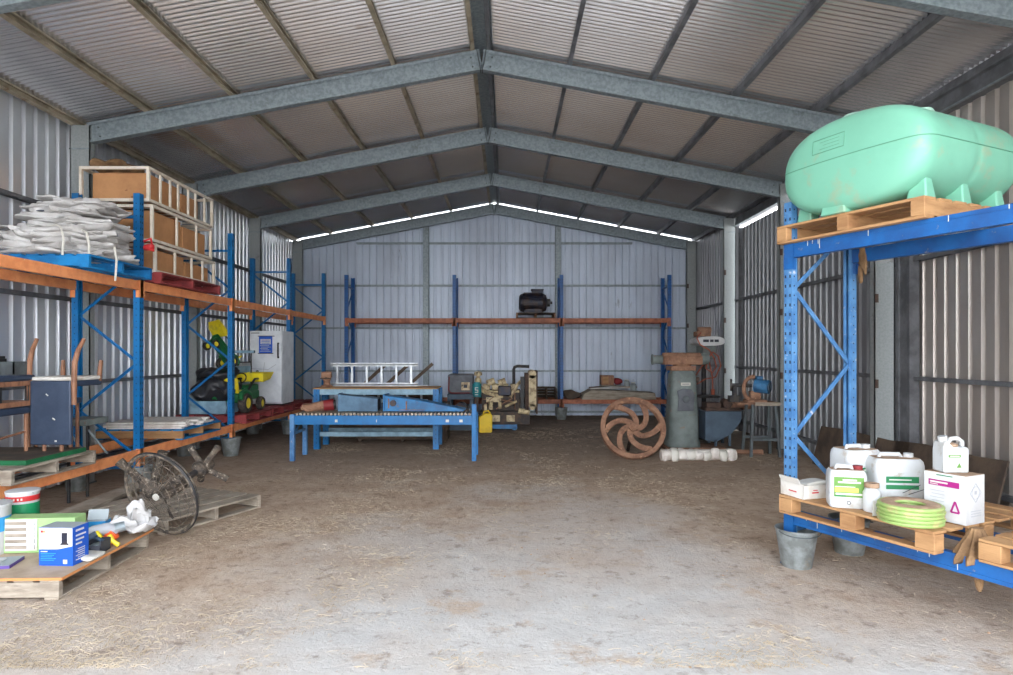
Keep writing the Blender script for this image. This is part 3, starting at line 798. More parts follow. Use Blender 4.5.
r = thing('appliance', 'pale grey box-shaped appliance standing behind the toy tractor', 'appliance', (-5.12, 12.02, zp)); g = MB('pale_blue'); g.bb(-.24, .24, -.24, .2, .02, .78); g.use('grey_print'); g.bb(-.25, .25, -.25, .21, .78, .84); g.use('black'); g.bb(-.2, .2, -.2, .16, 0, .02); g.build('cabinet', r, bevel=.02); g = MB('ink'); g.bb(-.16, .16, -.246, -.24, .66, .72); g.build('control_panel', r)
r = thing('work_stand', 'narrow stand with a pale blue cross bar on black legs behind the toy tractor', 'stand', (-4.92, 11.58, zp)); g = MB('pale_blue'); g.bb(-.3, .36, -.04, .04, 1.02, 1.07); g.build('top_bar', r, bevel=.006)
for x in (-.26, .30):
    g = MB('black_metal'); g.tube((x, 0, 0), (x, 0, 1.02), .014, n=8); g.build('leg', r)
g = MB('black_metal'); g.bar((-.26, 0, .84), (.3, 0, .86), .02, .02); g.build('stretcher', r)

# ------------------------------------------------------------------ floor, near left: stuff on the grey pallet
g = MB('board_tan'); g.bb(-.41, .41, -.6, .6, 0, .018); g.use('board_edge'); g.bb(.41, .414, -.6, .6, 0, .018); g.bb(-.41, .41, -.604, -.6, 0, .018)
o = g.build('chipboard_sheet'); place(o, (-3.43, 4.90, .141), radians(2)); tag(o, 'tan chipboard sheet with a raw orange edge lying on the cluttered floor pallet', 'board')
ZP = .160
r = thing('product_box', 'blue and white carton with a picture of a grey cylinder, at the pallet edge', 'box', (-3.20, 4.63, ZP), radians(-3))
g = MB('blue_print'); g.bb(-.125, .125, -.08, .08, 0, .27); g.use('lid_grey'); g.bb(-.124, .124, -.079, .079, .27, .272)
g.build('carton_body', r, bevel=.002)
g = MB('white'); g.prism([(-.123, .115), (.02, .118), (.123, .14), (.123, .268), (-.123, .268)], -.0815, -.080); g.build('front_label', r)
g = MB('motor_dark'); g.prism([(.035, .15), (.095, .15), (.095, .158), (.085, .162), (.085, .235), (.045, .235), (.045, .162), (.035, .158)], -.083, -.0815)
g.use('red'); g.bb(-.11, -.095, -.083, -.0815, .235, .25); g.use('orange'); g.bb(-.093, -.078, -.083, -.0815, .235, .25)
g.use('grey_print')
for k in range(3): g.bb(-.11, -.03 - .01 * k, -.083, -.0815, .21 - k * .014, .214 - k * .014)
g.use('sky_print')
for k in range(5): g.bb(-.11, .0 - .014 * (k % 3), -.083, -.0802, .085 - k * .012, .089 - k * .012)
g.use('white'); g.bb(.055, .085, -.083, -.0802, .015, .045); g.bb(-.11, -.06, -.083, -.0802, .098, .104)
for k in range(3): g.bb(.1252, .127, -.05, .05 - .02 * k, .20 - k * .03, .212 - k * .03)
g.bb(.1252, .127, -.05, .03, .235, .25)
for k in range(6): g.bb(.1252, .127, -.05 + .02 * (k % 2), .04, .03 + k * .015, .036 + k * .015)
g.build('printing', r)

r = thing('vent_box', 'lime green boxed unit with louvred slots, standing behind the blue carton', 'box', (-3.535, 4.92, ZP), radians(4))
g = MB('lime'); g.bb(-.285, .25, -.075, .075, 0, .262); g.build('casing', r, bevel=.004)
g = MB('off_white'); g.bb(-.25, -.02, -.082, -.075, .02, .255); g.build('front_panel', r)
for k in range(5):
    g = MB('wood_grey'); g.bb(-.245, -.09, -.088, -.082, .035 + k * .045, .058 + k * .045); g.use('white'); g.bb(-.09, -.035, -.090, -.082, .033 + k * .045, .062 + k * .045); g.build('louvre', r)
r = thing('paint_pail', 'green and white pail with a red band near its rim, dusty top', 'pail', (-3.93, 5.20, .14), sc=1.0)
r.scale = (.86, .86, 1.2)
g = MB('white'); g.lathe([(0, 0), (.125, 0), (.128, .01), (.132, .33), (.138, .335), (.138, .35), (.128, .352)], 32); g.use('dust'); g.lathe([(.129, .351), (.12, .345), (0, .342)], 32); g.build('body', r)
g = MB('pail_green'); g.lathe([(.1295, .06), (.1325, .27), (.1295, .27), (.1295, .06)], 32); g.use('red'); g.lathe([(.1332, .285), (.1335, .32), (.130, .32), (.1332, .285)], 32)
g.use('white')
for k, a in enumerate((-1.1, -1.25, -1.4, -1.55, -1.7)):
    for zz, wv in ((.19, .05), (.14, .03), (.105, .03)):
        g.box((.1335 * cos(a), .1335 * sin(a), zz), (.016, .003, wv * .4 + (.012 if k % 2 else 0)), rz=a + pi / 2)
g.use('ivory')
for k, a in enumerate((-1.0, -1.2, -1.45, -1.65, -1.85)): g.box((.1345 * cos(a), .1345 * sin(a), .302), (.014, .002, .014), rz=a + pi / 2)
g.build('label', r)
g = MB('galv'); g.path([(-.135 * cos(t), -.04 - .10 * sin(t) * .3, .335 + .012 * sin(t)) for t in [pi * i / 12 for i in range(13)]], .003, 6); g.build('handle', r)
r = thing('paint_pail', 'white and blue pail standing at the frame edge beside the green one', 'pail', (-3.93, 4.84, .14))
g = MB('white'); g.lathe([(0, 0), (.135, 0), (.14, .01), (.15, .37), (.158, .375), (.158, .392), (.146, .395), (0, .39)], 32); g.build('body', r)
g = MB('sky_print'); g.lathe([(.1455, .19), (.1485, .30), (.146, .30), (.1455, .19)], 32); g.build('label', r)
r = thing('small_carton', 'small blue carton with a grey lid behind the lime green unit', 'box', (-3.335, 5.23, ZP), radians(8))
g = MB('sky_print'); g.bb(-.075, .075, -.05, .05, 0, .15); g.use('blue_print'); g.bb(-.076, .076, -.051, .051, 0, .03); g.build('carton_body', r, bevel=.002)
g = MB('lid_grey'); g.box((0, .0, .19), (.152, .006, .09), R=RX(-.3)); g.bb(-.076, .076, -.051, .051, .148, .155); g.build('flap', r)
g = MB('bag_white'); g.blob((0, 0, .07), (.42, .34, .16), seed=12, amp=.55, n=40, e=2.0, fr=7); g.blob((.08, .06, .12), (.2, .2, .2), seed=15, amp=.7, n=30, e=1.8, fr=8); o = g.build('plastic_bag', smooth=60); place(o, (-3.14, 5.31, ZP + .01), .4); tag(o, 'crumpled white plastic bag at the far corner of the floor pallet', 'bag')
r = thing('power_tool', 'dusty grey and yellow power tool with an orange collar lying by the plastic bag', 'tool', (-3.19, 5.02, ZP), radians(35), sc=1.0)
g = MB('grey_print'); g.path([(-.12, 0, .09), (-.04, 0, .12), (.05, 0, .13), (.12, 0, .10)], [.035, .045, .045, .03], 12); g.build('motor_housing', r)
g = MB('orange_plastic'); g.tube((.03, -.01, .02), (.1, -.02, .09), .045, n=14); g.build('collar', r)
g = MB('toy_yellow'); g.path([(-.03, -.05, .12), (.0, -.08, .08), (.02, -.09, .03), (.06, -.1, .015)], .022, 10); g.build('grip', r)
g = MB('toy_yellow'); g.path([(.06, -.08, .09), (.08, -.11, .05), (.12, -.12, .015)], .018, 10); g.build('lever', r)
g = MB('galv'); g.tube((.10, .0, .12), (.17, .0, .13), .038, n=14); g.build('gear_head', r)
r = thing('clear_case', 'dark clear-sided case of fittings beside the blue carton', 'case', (-3.16, 4.88, ZP), radians(5))
g = MB('ink'); g.bb(-.10, .10, -.07, .07, 0, .012); g.bb(-.10, -.09, -.07, .07, 0, .09); g.bb(.09, .10, -.07, .07, 0, .09); g.bb(-.1, .1, .06, .07, 0, .09); g.bb(-.1, .1, -.07, -.06, 0, .06)
g.use('machine_blue'); g.tube((-.07, -.03, .08), (.02, .02, .13), .022, n=10); g.tube((.0, .03, .1), (.09, -.02, .08), .016, n=10); g.use('galv'); g.blob((.02, 0, .04), (.12, .08, .05), seed=5, amp=.5); g.build('case_tray', r)
g = MB('ivory'); g.blob((0, 0, .012), (.16, .22, .03), seed=6, amp=.4, n=24, e=3.5); o = g.build('white_cloth', smooth=60); place(o, (-3.08, 4.72, ZP + .002)); tag(o, 'flat white rag lying on the board edge beside the blue carton', 'rag')
for k, (x, y, m_, lb) in enumerate(((-3.66, 4.56, 'purple', 'purple-edged booklet lying on the board at the frame edge'), (-3.74, 4.49, 'white', 'white magazine lying on the purple booklet'))):
    g = MB(m_); g.bb(-.15, .15, -.11, .11, 0, .022 if k == 0 else .012)
    if k == 0: g.use('lid_grey'); g.bb(-.148, .148, -.109, .109, .022, .024)
    else: g.use('ink'); g.bb(-.08, .02, -.05, .01, .012, .0125); g.bb(.05, .1, -.06, .04, .012, .0125)
    o = g.build('magazine'); place(o, (x, y, ZP + (0 if k == 0 else .025)), .25 - .1 * k); tag(o, lb, 'magazine')
# long weathered planks behind
for k, (x, y, z, L_, a, lb) in enumerate(((-4.16, 6.45, .14, 1.95, 4, 'long weathered plank running back from the near pallet, upper of two'), (-4.22, 6.45, .0, 1.85, 3, 'long weathered plank lying on edge on the floor under another plank'))):
    g = MB('wood_grey'); 
    if k == 0: g.bb(-.11, .11, -L_ / 2, L_ / 2, 0, .03)
    else: g.bb(-.04, .04, -L_ / 2, L_ / 2, 0, .14)
    o = g.build('weathered_plank', bevel=.004); place(o, (x, y, z), radians(a)); tag(o, lb, 'plank')

# caged fan lying over
nb_ = Vector((.27, .81, .25)).normalized()
Rf = nb_.to_track_quat('Z', 'Y').to_euler()
r = thing('drum_fan', 'big round wire-caged fan tipped over on its rim, thick with dust', 'fan', (-3.10, 5.74, .405), 0, None, tuple(Rf))
def ring(g, R_, z, rr, n=48): g.path([(R_ * cos(2 * pi * i / n), R_ * sin(2 * pi * i / n), z) for i in range(n)], rr, 6, closed=True)
g = MB('fan_wire')
ring(g, .39, 0, .015); 
for R_, z in ((.33, -.025), (.24, -.040), (.15, -.048), (.08, -.050)): ring(g, R_, z, .0028, 40)
for i in range(34):
    t = 2 * pi * i / 34; c, s_ = cos(t), sin(t)
    g.path([(.06 * c, .06 * s_, -.05), (.2 * c, .2 * s_, -.045), (.33 * c, .33 * s_, -.025), (.39 * c, .39 * s_, 0)], .0017, 4)
g.build('front_guard', r)
g = MB('black'); ring(g, .395, .0, .014); g.build('rim_band', r)
g = MB('fan_wire')
ring(g, .37, .05, .006)
for R_, z in ((.31, .10), (.22, .13), (.12, .14)): ring(g, R_, z, .0028, 40)
for i in range(22):
    t = 2 * pi * i / 22; c, s_ = cos(t), sin(t)
    g.path([(.39 * c, .39 * s_, 0), (.37 * c, .37 * s_, .05), (.31 * c, .31 * s_, .10), (.2 * c, .2 * s_, .13), (.1 * c, .1 * s_, .14)], .0017, 4)
g.build('rear_guard', r)
g = MB('grime'); g.tube((0, 0, .04), (0, 0, .24), .075, n=16); g.tube((0, 0, .24), (0, 0, .27), .075, .04, n=16); mo = g.build('motor', r)
for k in range(3):
    g = MB('grime'); a = 2 * pi * k / 3 + .4
    vs = []; fs = []; nr, nw = 8, 5
    for i in range(nr + 1):
        rad = .05 + .20 * i / nr; wd = .07 + .07 * (i / nr)
        for j in range(nw + 1):
            f_ = j / nw - .5; an = a + f_ * wd / rad * .75
            vs.append((rad * cos(an), rad * sin(an), .02 + f_ * .07 * (1 - .4 * i / nr)))
    for i in range(nr):
        for j in range(nw): q = i * (nw + 1) + j; fs.append((q, q + 1, q + nw + 2, q + nw + 1))
    g.add(vs, fs); o = g.build('blade', r); sm = o.modifiers.new('s', 'SOLIDIFY'); sm.thickness = .004
g = MB('ivory'); g.tube((0, 0, -.066), (0, 0, -.048), .030, n=16); g.build('centre_cap', r)
g = MB('black_metal'); g.tube((0, 0, .25), (.02, 0, .52), .03, n=12); g.build('stem', r)
g = MB('grime'); g.tube((.02, 0, .48), (.02, 0, .64), .085, .05, n=14); g.ball((.02, 0, .50), .075); base_ = g.build('base_hub', r)
for k in range(4):
    a = k * pi / 2 + .7; c, s_ = cos(a), sin(a)
    g = MB('grime'); g.path([(.02 + .04 * c, .04 * s_, .55), (.02 + .13 * c, .13 * s_, .58), (.02 + .24 * c, .24 * s_, .62)], [.035, .028, .034], 10); g.build('base_foot', r)
r = thing('fan_stand', 'dusty three-footed stand lying on the floor behind the caged fan', 'stand', (-3.72, 6.72, .14), radians(10))
g = MB('grime'); g.ball((0, 0, .10), .10); g.tube((0, 0, .10), (.1, .3, .06), .04, n=10); g.build('hub', r)
for dv in ((-.32, .0, .30), (.12, -.05, .40), (.30, .05, .02)):
    g = MB('grime'); v = Vector(dv); g.path([v * .2 + Vector((0, 0, .1)), v * .7 + Vector((0, 0, .1)), v * 1.0 + Vector((0, 0, .1))], [.045, .035, .05], 10); g.build('foot', r)

# ------------------------------------------------------------------ conveyor, table, ladders
r = thing('roller_conveyor', 'long bright blue roller conveyor table in the middle of the floor', 'conveyor', (-1.9, 10.18, 0))
for sy in (-1, 1):
    g = MB('blue'); g.bb(-1.38, 1.38, sy * .31 - .02, sy * .31 + .02, .56, .70)
    if sy < 0:
        g.use('ivory')
        for x, w_ in ((-.72, .04), (.99, .05), (1.2, .05), (-.1, .01)): g.bb(x - w_ / 2, x + w_ / 2, -.3325, -.33, .60, .64)
    g.build('side_rail', r, bevel=.004)
for i in range(46):
    x = -1.33 + 2.66 * i / 45
    g = MB('roller'); g.tube((x, -.326, .722), (x, .326, .722), .021, n=10); g.build('roller', r)
for sx in (-1, 1):
    for sy in (-1, 1):
        g = MB('blue' if sx > 0 else 'blue_worn')
        zt = .72 if sx < 0 else .88
        if sx > 0 and sy > 0: zt = .7
        g.bb(sx * 1.40 - .035, sx * 1.40 + .035, sy * .31 - .035, sy * .31 + .035, 0, zt); g.build('leg', r, bevel=.004)
    g = MB('blue_worn'); g.bb(sx * 1.40 - .02, sx * 1.40 + .02, -.275, .275, .40, .44); g.build('cross_brace', r)
    g = MB('blue_worn'); g.bar((sx * 1.40, -.2, .42), (sx * 1.40 - sx * .0, .05, .55), .02, .02); g.build('cross_brace', r)
r = thing('work_table', 'blue-legged work table with a thin brown top, behind the roller conveyor', 'table', (-2.25, 11.36, 0))
g = MB('wood_new'); g.bb(-1.09, 1.06, -.34, .34, 1.04, 1.06); g.build('table_top', r, bevel=.003)
for sy in (-1, 1):
    g = MB('pale_blue'); g.bb(-.98, .98, sy * .28 - .02, sy * .28 + .02, .94, 1.04); g.build('top_rail', r, bevel=.003)
    g = MB('pale_blue'); g.bb(-.98, .98, sy * .28 - .02, sy * .28 + .02, .22, .30); g.build('low_rail', r, bevel=.003)
for sx in (-1, 1):
    for sy in (-1, 1):
        g = MB('blue'); g.bb(sx * 1.03 - .05, sx * 1.03 + .05, sy * .28 - .04, sy * .28 + .04, 0, 1.04); g.use('hole')
        z = .1
        while z < 1: g.bb(sx * 1.03 - .005, sx * 1.03 + .005, sy * .28 - .0415, sy * .28 - .04, z, z + .02); z += .075
        g.build('leg', r)
    g = MB('blue'); g.bb(sx * 1.03 - .02, sx * 1.03 + .02, -.24, .24, .94, 1.0); g.build('end_rail', r)
# ladders standing on edge
def ladder(label, loc, L_, W, nr, mtl='alu', rz=0, rx=0):
    r = thing('aluminium_ladder', label, 'ladder', loc, 0, None, (rx, 0, rz))
    for z in (0, W):
        g = MB(mtl); g.bb(-L_ / 2, L_ / 2, -.035, .035, z - .012 + .03, z + .012 + .03); g.bb(-L_ / 2, L_ / 2, -.035, -.031, z, z + .06); g.bb(-L_ / 2, L_ / 2, .031, .035, z, z + .06); g.build('rail', r)
    for i in range(nr):
        x = -L_ / 2 + .12 + (L_ - .24) * i / (nr - 1)
        g = MB(mtl); g.bb(x - .018, x + .018, -.018, .018, .04, W + .02); g.build('rung', r)
    return r
ladder('silver ladder standing on its long edge on the back of the work table', (-2.40, 11.62, 1.06), 1.58, .36, 6)
ladder('second silver ladder on edge behind the work table, on the brown crate', (-2.30, 12.18, .72), 1.60, .27, 6)
for i in range(4):
    pass
r = thing('timber_crate', 'low brown timber crate behind the work table holding up a ladder', 'crate', (-1.95, 12.22, 0))
g = MB('wood_dark')
for k in range(4): g.bb(-.85, .85, -.24, -.22, .04 + k * .17, .18 + k * .17); g.bb(-.85, .85, .22, .24, .04 + k * .17, .18 + k * .17); g.bb(-.85, -.83, -.22, .22, .04 + k * .17, .18 + k * .17); g.bb(.83, .85, -.22, .22, .04 + k * .17, .18 + k * .17)
for x in (-.8, 0, .8):
    for y in (-.2, .2): g.bb(x - .03, x + .03, y - .02, y + .02, 0, .7)
g.bb(-.85, .85, -.24, .24, .70, .72); g.build('slat_sides', r, bevel=.002, seg=1)
for k in range(3):
    g = MB('wood_dark'); g.bb(-.03, .03, -.02, .02, 0, .75); o = g.build('leaning_timber'); 
    place(o, (-2.75 + k * .42, 12.42, .02), 0, (radians(0), radians(48), 0)); o.location = (-2.9 + k * .45, 12.50, .95)
    tag(o, 'short dark timber leaning diagonally behind the ladders', 'timber', 'dark timbers behind the ladders')
g = MB('wood_dark'); g.bb(-.9, .9, -.06, .06, 0, .95)
o = g.build('timber_stack'); place(o, (-2.3, 12.58, 0)); tag(o, 'dark timber boards stacked upright behind the crate', 'timber')
# vice on the table
r = thing('bench_vice', 'rusty cast bench vice at the near end of the brown table top', 'vice', (-3.18, 11.33, 1.06), radians(10))
g = MB('rust'); g.lathe([(.10, 0), (.10, .025), (.06, .04), (.055, .10), (.07, .12)], 16); g.box((0, .02, .17), (.13, .2, .10)); g.build('base', r, bevel=.01)
g = MB('rust'); g.box((0, -.11, .21), (.17, .05, .12)); g.box((0, -.02, .22), (.17, .05, .11)); g.build('jaw', r, bevel=.012)
g = MB('rust_dark'); g.tube((0, -.13, .16), (0, -.22, .16), .018, n=10); g.tube((-.09, -.21, .16), (.09, -.21, .16), .009, n=8); g.build('screw_handle', r)
# on the conveyor
r = thing('metal_duct', 'dull grey-blue sheet metal duct lying on the rollers', 'duct', (-2.33, 10.22, .744), radians(2))
g = MB('duct_grey'); 
g.add([(-.32, -.14, 0), (.30, -.18, 0), (.30, .18, 0), (-.32, .14, 0), (-.32, -.14, .27), (.30, -.18, .20), (.30, .18, .20), (-.32, .14, .27)], [(0, 3, 2, 1), (4, 5, 6, 7), (0, 1, 5, 4), (2, 3, 7, 6), (0, 4, 7, 3)])
g.use('hole'); g.add([(.29, -.17, .01), (.29, .17, .01), (.29, .17, .19), (.29, -.17, .19)], [(0, 1, 2, 3)])
g.use('duct_grey'); g.bb(-.33, -.31, -.15, .15, 0, .285); g.build('duct_shell', r, bevel=.008)
r = thing('feed_chute', 'bright blue tapered metal chute lying on the rollers', 'chute', (-1.58, 10.22, .744), radians(-2))
g = MB('chute_blue'); g.prism([(-.34, 0), (.9, 0), (.94, .03), (.25, .17), (-.34, .25)], -.15, .15); g.build('chute_shell', r, bevel=.01)
g = MB('chute_blue'); g.bb(-.36, -.33, -.17, .17, 0, .27); g.build('end_flange', r, bevel=.004)
g = MB('motor_dark'); g.tube((-.2, -.151, .13), (-.2, -.17, .13), .05, n=16); g.use('rust'); g.bb(-.28, -.26, -.156, -.15, .05, .2); g.bb(0, .02, -.156, -.15, .03, .16); g.bb(-.1, .3, -.155, -.15, .02, .03); g.build('cover_plate', r)
r = thing('rusty_pump', 'rusty cylindrical casting with a red end, at the end of the rollers', 'pump', (-2.95, 10.16, .744), radians(12))
g = MB('rust'); g.tube((-.25, 0, .055), (.05, 0, .085), .05, .085, n=14); g.tube((-.3, 0, .05), (-.25, 0, .05), .035, n=12); g.blob((-.18, .05, .06), (.2, .2, .12), seed=7, amp=.4); g.build('casting', r)
g = MB('red_dark'); g.tube((.05, 0, .085), (.2, 0, .10), .085, .095, n=14); g.use('black'); g.tube((.2, 0, .1), (.23, 0, .1), .075, n=14); g.build('red_end', r)

# ------------------------------------------------------------------ generator set
r = thing('diesel_engine', 'cream and black diesel engine with a tall cream radiator on a blue skid', 'engine', (-.12, 14.05, 0))
g = MB('chute_blue'); g.bb(-.55, .35, -.3, -.22, .03, .12); g.bb(-.55, .35, .22, .3, .03, .12); g.bb(-.5, -.42, -.3, .3, 0, .05); g.bb(.25, .33, -.3, .3, 0, .05); g.build('skid', r)
g = MB('engine_dark'); g.bb(-.45, .62, -.26, .26, .12, .40); g.use('cream'); g.bb(-.22, -.02, -.267, -.26, .18, .32); g.bb(.12, .30, -.267, -.26, .18, .32); g.build('sump_box', r, bevel=.012)
g = MB('engine_dark'); g.bb(-.42, .42, -.17, .17, .40, .86); 
for k in range(4): g.tube((-.32 + k * .2, -.17, .56), (-.32 + k * .2, -.20, .56), .045, n=12)
g.build('block', r, bevel=.015)
g = MB('cream')
for k in range(4): g.bb(-.40 + k * .2, -.24 + k * .2, -.14, .14, .86, .98)
g.bb(-.40, .40, -.20, -.17, .80, .85); g.build('cylinder_head', r, bevel=.015)
g = MB('cream'); g.path([(-.52, -.1, .95), (-.46, -.12, .90), (-.3, -.2, .80), (-.1, -.24, .74), (.05, -.24, .72)], [.05, .055, .05, .045, .04], 10); g.build('intake_pipe', r)
g = MB('cream'); g.lathe([(0, .98), (.07, .98), (.07, 1.10), (.04, 1.12), (.04, 1.16), (.085, 1.17), (.085, 1.24), (.03, 1.26), (0, 1.26)], 18, c=(-.50, -.1, 0)); g.build('air_cleaner', r)
g = MB('cream'); g.tube((-.3, -.2, 1.0), (-.14, -.18, 1.06), .07, n=14); g.tube((-.05, -.16, 1.0), (.1, -.16, 1.06), .07, n=14); g.build('turbo_housing', r)
g = MB('motor_dark'); g.bb(-.06, .22, -.30, -.20, .74, .95); g.build('control_cover', r, bevel=.02)
g = MB('cream'); g.tube((-.22, -.27, .44), (-.22, -.27, .62), .05, n=12); g.tube((-.02, -.25, .46), (-.02, -.25, .6), .04, n=12); g.bb(-.32, .0, -.26, -.18, .60, .70); g.bb(-.36, -.3, -.25, -.17, .42, .55); g.build('fuel_filter', r)
g = MB('cream'); g.path([(.2, -.22, .7), (.28, -.24, .85), (.36, -.22, .98), (.44, -.1, 1.05)], .035, 10); g.path([(.10, -.2, .5), (.22, -.26, .56), (.34, -.24, .62)], .03, 8); g.build('coolant_hose', r)
g = MB('rust'); 
for (a, b) in (((-.4, -.22, .66), (.3, -.24, .60)), ((-.1, -.24, .45), (.25, -.27, .68)), ((-.38, -.22, .5), (-.1, -.25, .75)), ((.3, -.2, .45), (.3, -.24, .8))): g.path([a, (Vector(a) + Vector(b)) / 2 + Vector((0, -.02, .03)), b], .012, 6)
g.build('fuel_pipes', r)
g = MB('black_metal'); g.path([(.28, .0, .95), (.28, .0, 1.30), (.30, .0, 1.35), (.36, .0, 1.37), (.62, .0, 1.36)], .035, 10); g.build('exhaust_pipe', r)
g = MB('black'); g.tube((.44, 0, .72), (.50, 0, .72), .22, n=20); g.bb(.42, .50, -.28, -.24, .44, 1.15); g.build('cooling_fan', r)
g = MB('cream'); g.bb(.60, .76, -.30, .30, .50, 1.18); g.tube((.68, -.30, 1.20), (.68, .30, 1.20), .09, n=14); g.tube((.68, -.30, .50), (.68, .30, .50), .07, n=14)
g.use('rust_dark'); g.bb(.758, .765, -.27, .27, .55, 1.13); g.build('radiator', r, bevel=.01)
g = MB('rust_dark'); g.bb(.52, .60, -.31, .31, .40, 1.22); g.bb(.76, .79, -.31, .31, .35, 1.28); g.build('radiator_frame', r)
g = MB('cream'); g.tube((.38, -.26, .42), (.62, -.28, .38), .06, n=12); g.build('lower_hose', r)
r = thing('alternator', 'grey generator cabinet with a small cream plate, on a blue-grey stand', 'generator', (-.99, 14.0, 0))
g = MB('grey_box'); g.bb(-.27, .27, -.26, .26, .78, 1.20); g.build('cabinet', r, bevel=.03)
g = MB('red_dark'); g.path([(-.24, -.27, 1.15), (-.25, -.27, .86), (-.2, -.27, .8), (.2, -.27, .8)], .012, 6); g.build('edge_trim', r)
g = MB('cream'); g.bb(.02, .20, -.268, -.26, .86, 1.03); g.use('ink'); g.bb(.07, .15, -.272, -.268, .91, .98); g.build('data_plate', r)
g = MB('machine_blue'); g.bb(-.28, .30, -.28, .28, .66, .78); g.build('stand_top', r, bevel=.01)
for sx in (-1, 1):
    g = MB('machine_blue'); g.bb(sx * .24 - .04, sx * .24 + .04, -.26, .26, .2, .66); g.build('stand_side', r)
g = MB('motor_dark'); g.tube((0, -.2, .45), (0, .2, .45), .13, n=18); g.bb(-.2, .2, -.2, .2, .2, .3); g.build('inner_motor', r)
g = MB('machine_blue'); g.bb(-.32, .36, -.3, .3, 0, .2); g.build('stand_base', r, bevel=.01)
r = thing('filter_canister', 'teal canister with white marking between the grey cabinet and the engine', 'canister', (-.64, 13.78, .72))
g = MB('teal'); g.tube((0, 0, 0), (0, 0, .28), .10, n=20); g.tube((0, 0, .28), (0, 0, .31), .07, n=16); g.build('body', r)
g = MB('ivory'); g.bb(-.035, .035, -.105, -.09, .04, .055); g.bb(-.035, .035, -.105, -.09, .09, .105); g.bb(.02, .035, -.105, -.09, .09, .15); g.bb(-.035, .035, -.105, -.09, .14, .155); g.bb(-.035, -.02, -.105, -.09, .14, .2); g.bb(-.035, .035, -.105, -.09, .19, .205); g.build('marking', r)
r = thing('canister_bracket', 'cream coil bracket and post carrying the teal canister', 'bracket', (-.64, 13.80, 0))
g = MB('engine_dark'); g.bb(-.03, .03, -.03, .03, 0, .70); g.bb(-.11, .11, -.11, .11, .70, .72); g.bb(-.1, .1, -.1, .1, 0, .02); g.build('post', r)
r = thing('jerry_can', 'bright yellow plastic jerry can on the floor by the conveyor end', 'jerry can', (-.44, 13.40, 0), radians(4))
g = MB('yellow'); g.prism([(-.13, 0), (.13, 0), (.14, .02), (.14, .36), (.10, .40), (-.02, .40), (-.13, .33), (-.14, .30), (-.14, .02)], -.09, .09); g.build('body', r, bevel=.02, seg=3)
g = MB('yellow'); g.path([(-.04, 0, .39), (-.03, 0, .44), (.06, 0, .45), (.10, 0, .39)], .016, 8); g.build('handle', r)
g = MB('black'); g.tube((-.10, 0, .36), (-.13, 0, .41), .028, n=12); g.build('cap', r)

# back shelf: motor
r = thing('electric_motor', 'large dark electric motor on a small pallet on the high shelf', 'motor', (.70, 16.25, 2.66))
g = MB('motor_dark')
R = RY(pi / 2)
g.lathe([(0, -.38), (.16, -.38), (.22, -.34), (.22, -.30), (.24, -.28), (.24, .22), (.22, .24), (.20, .30), (.10, .33), (0, .33)], 32, R, (0, 0, .27))
for k in range(22):
    a = 2 * pi * k / 22; g.box((-.03, .245 * cos(a), .27 + .245 * sin(a)), (.46, .012, .03), R=RX(a - pi / 2) if False else RX(a + pi / 2))
g.build('casing', r)
g = MB('motor_dark'); g.bb(-.06, .22, -.1, .1, .50, .58); g.bb(-.08, .24, -.12, .12, .58, .61); g.build('terminal_box', r, bevel=.01)
g = MB('black_metal'); g.tube((.33, 0, .27), (.40, 0, .27), .10, n=18); g.tube((.40, 0, .27), (.46, 0, .27), .035, n=12); g.build('shaft_pulley', r)
g = MB('motor_dark'); g.bb(-.24, .2, -.2, -.1, 0, .07); g.bb(-.24, .2, .1, .2, 0, .07); g.bb(-.2, .16, -.18, .18, .05, .10); g.build('mounting_feet', r)
# lower shelf of the back rack: dark timber stack and junk
for k in range(4):
    g = MB('wood_dark'); 
    for j in range(5): g.bb(-.27, .25, -.33 + j * .14, -.24 + j * .14, .05, .07)
    for x in (-.26, -.01, .23): g.bb(x, x + .03, -.33, .32, .0, .05)
    o = g.build('small_pallet'); place(o, (1.00, 16.28, .50 + k * .072), .02 * (-1) ** k); tag(o, ['lowest dark slatted pallet of the stack on the low end wall shelf', 'second dark slatted pallet up in the stack on the low end wall shelf', 'third dark slatted pallet up in the stack on the low end wall shelf', 'topmost dark slatted pallet of the stack on the low end wall shelf'][k], 'pallet', 'dark slatted pallets')
r = thing('grey_slab', 'wide grey slab-like panel on the low end wall shelf under scrap', 'panel', (2.72, 16.2, .50)); g = MB('wood_grey'); g.prism([(-.85, 0), (1.0, 0), (.97, .16), (.3, .20), (-.6, .24), (-.8, .14)], -.32, .30); g.build('panel_body', r, bevel=.01)
g = MB('wood_dark'); g.blob((0, 0, .08), (.4, .3, .16), seed=21, amp=.5); o = g.build('dark_rag', smooth=60); place(o, (1.66, 16.2, .50)); tag(o, 'dark rag bundle at the edge of the grey panel on the low shelf', 'rag')
r = thing('wooden_box', 'small brown wooden box on top of the scrap on the low shelf', 'box', (2.60, 16.22, .85)); g = MB('wood_chair'); g.bb(-.22, .1, -.14, .14, 0, .24); g.use('wood_new'); g.bb(-.18, -.04, -.145, -.14, .04, .2); g.build('box_body', r, bevel=.006)
g = MB('red_dark'); g.blob((0, 0, .08), (.2, .18, .17), seed=4, amp=.3); o = g.build('red_cloth', smooth=60); place(o, (2.82, 16.2, .86)); tag(o, 'small dark red cloth beside the brown wooden box', 'cloth')
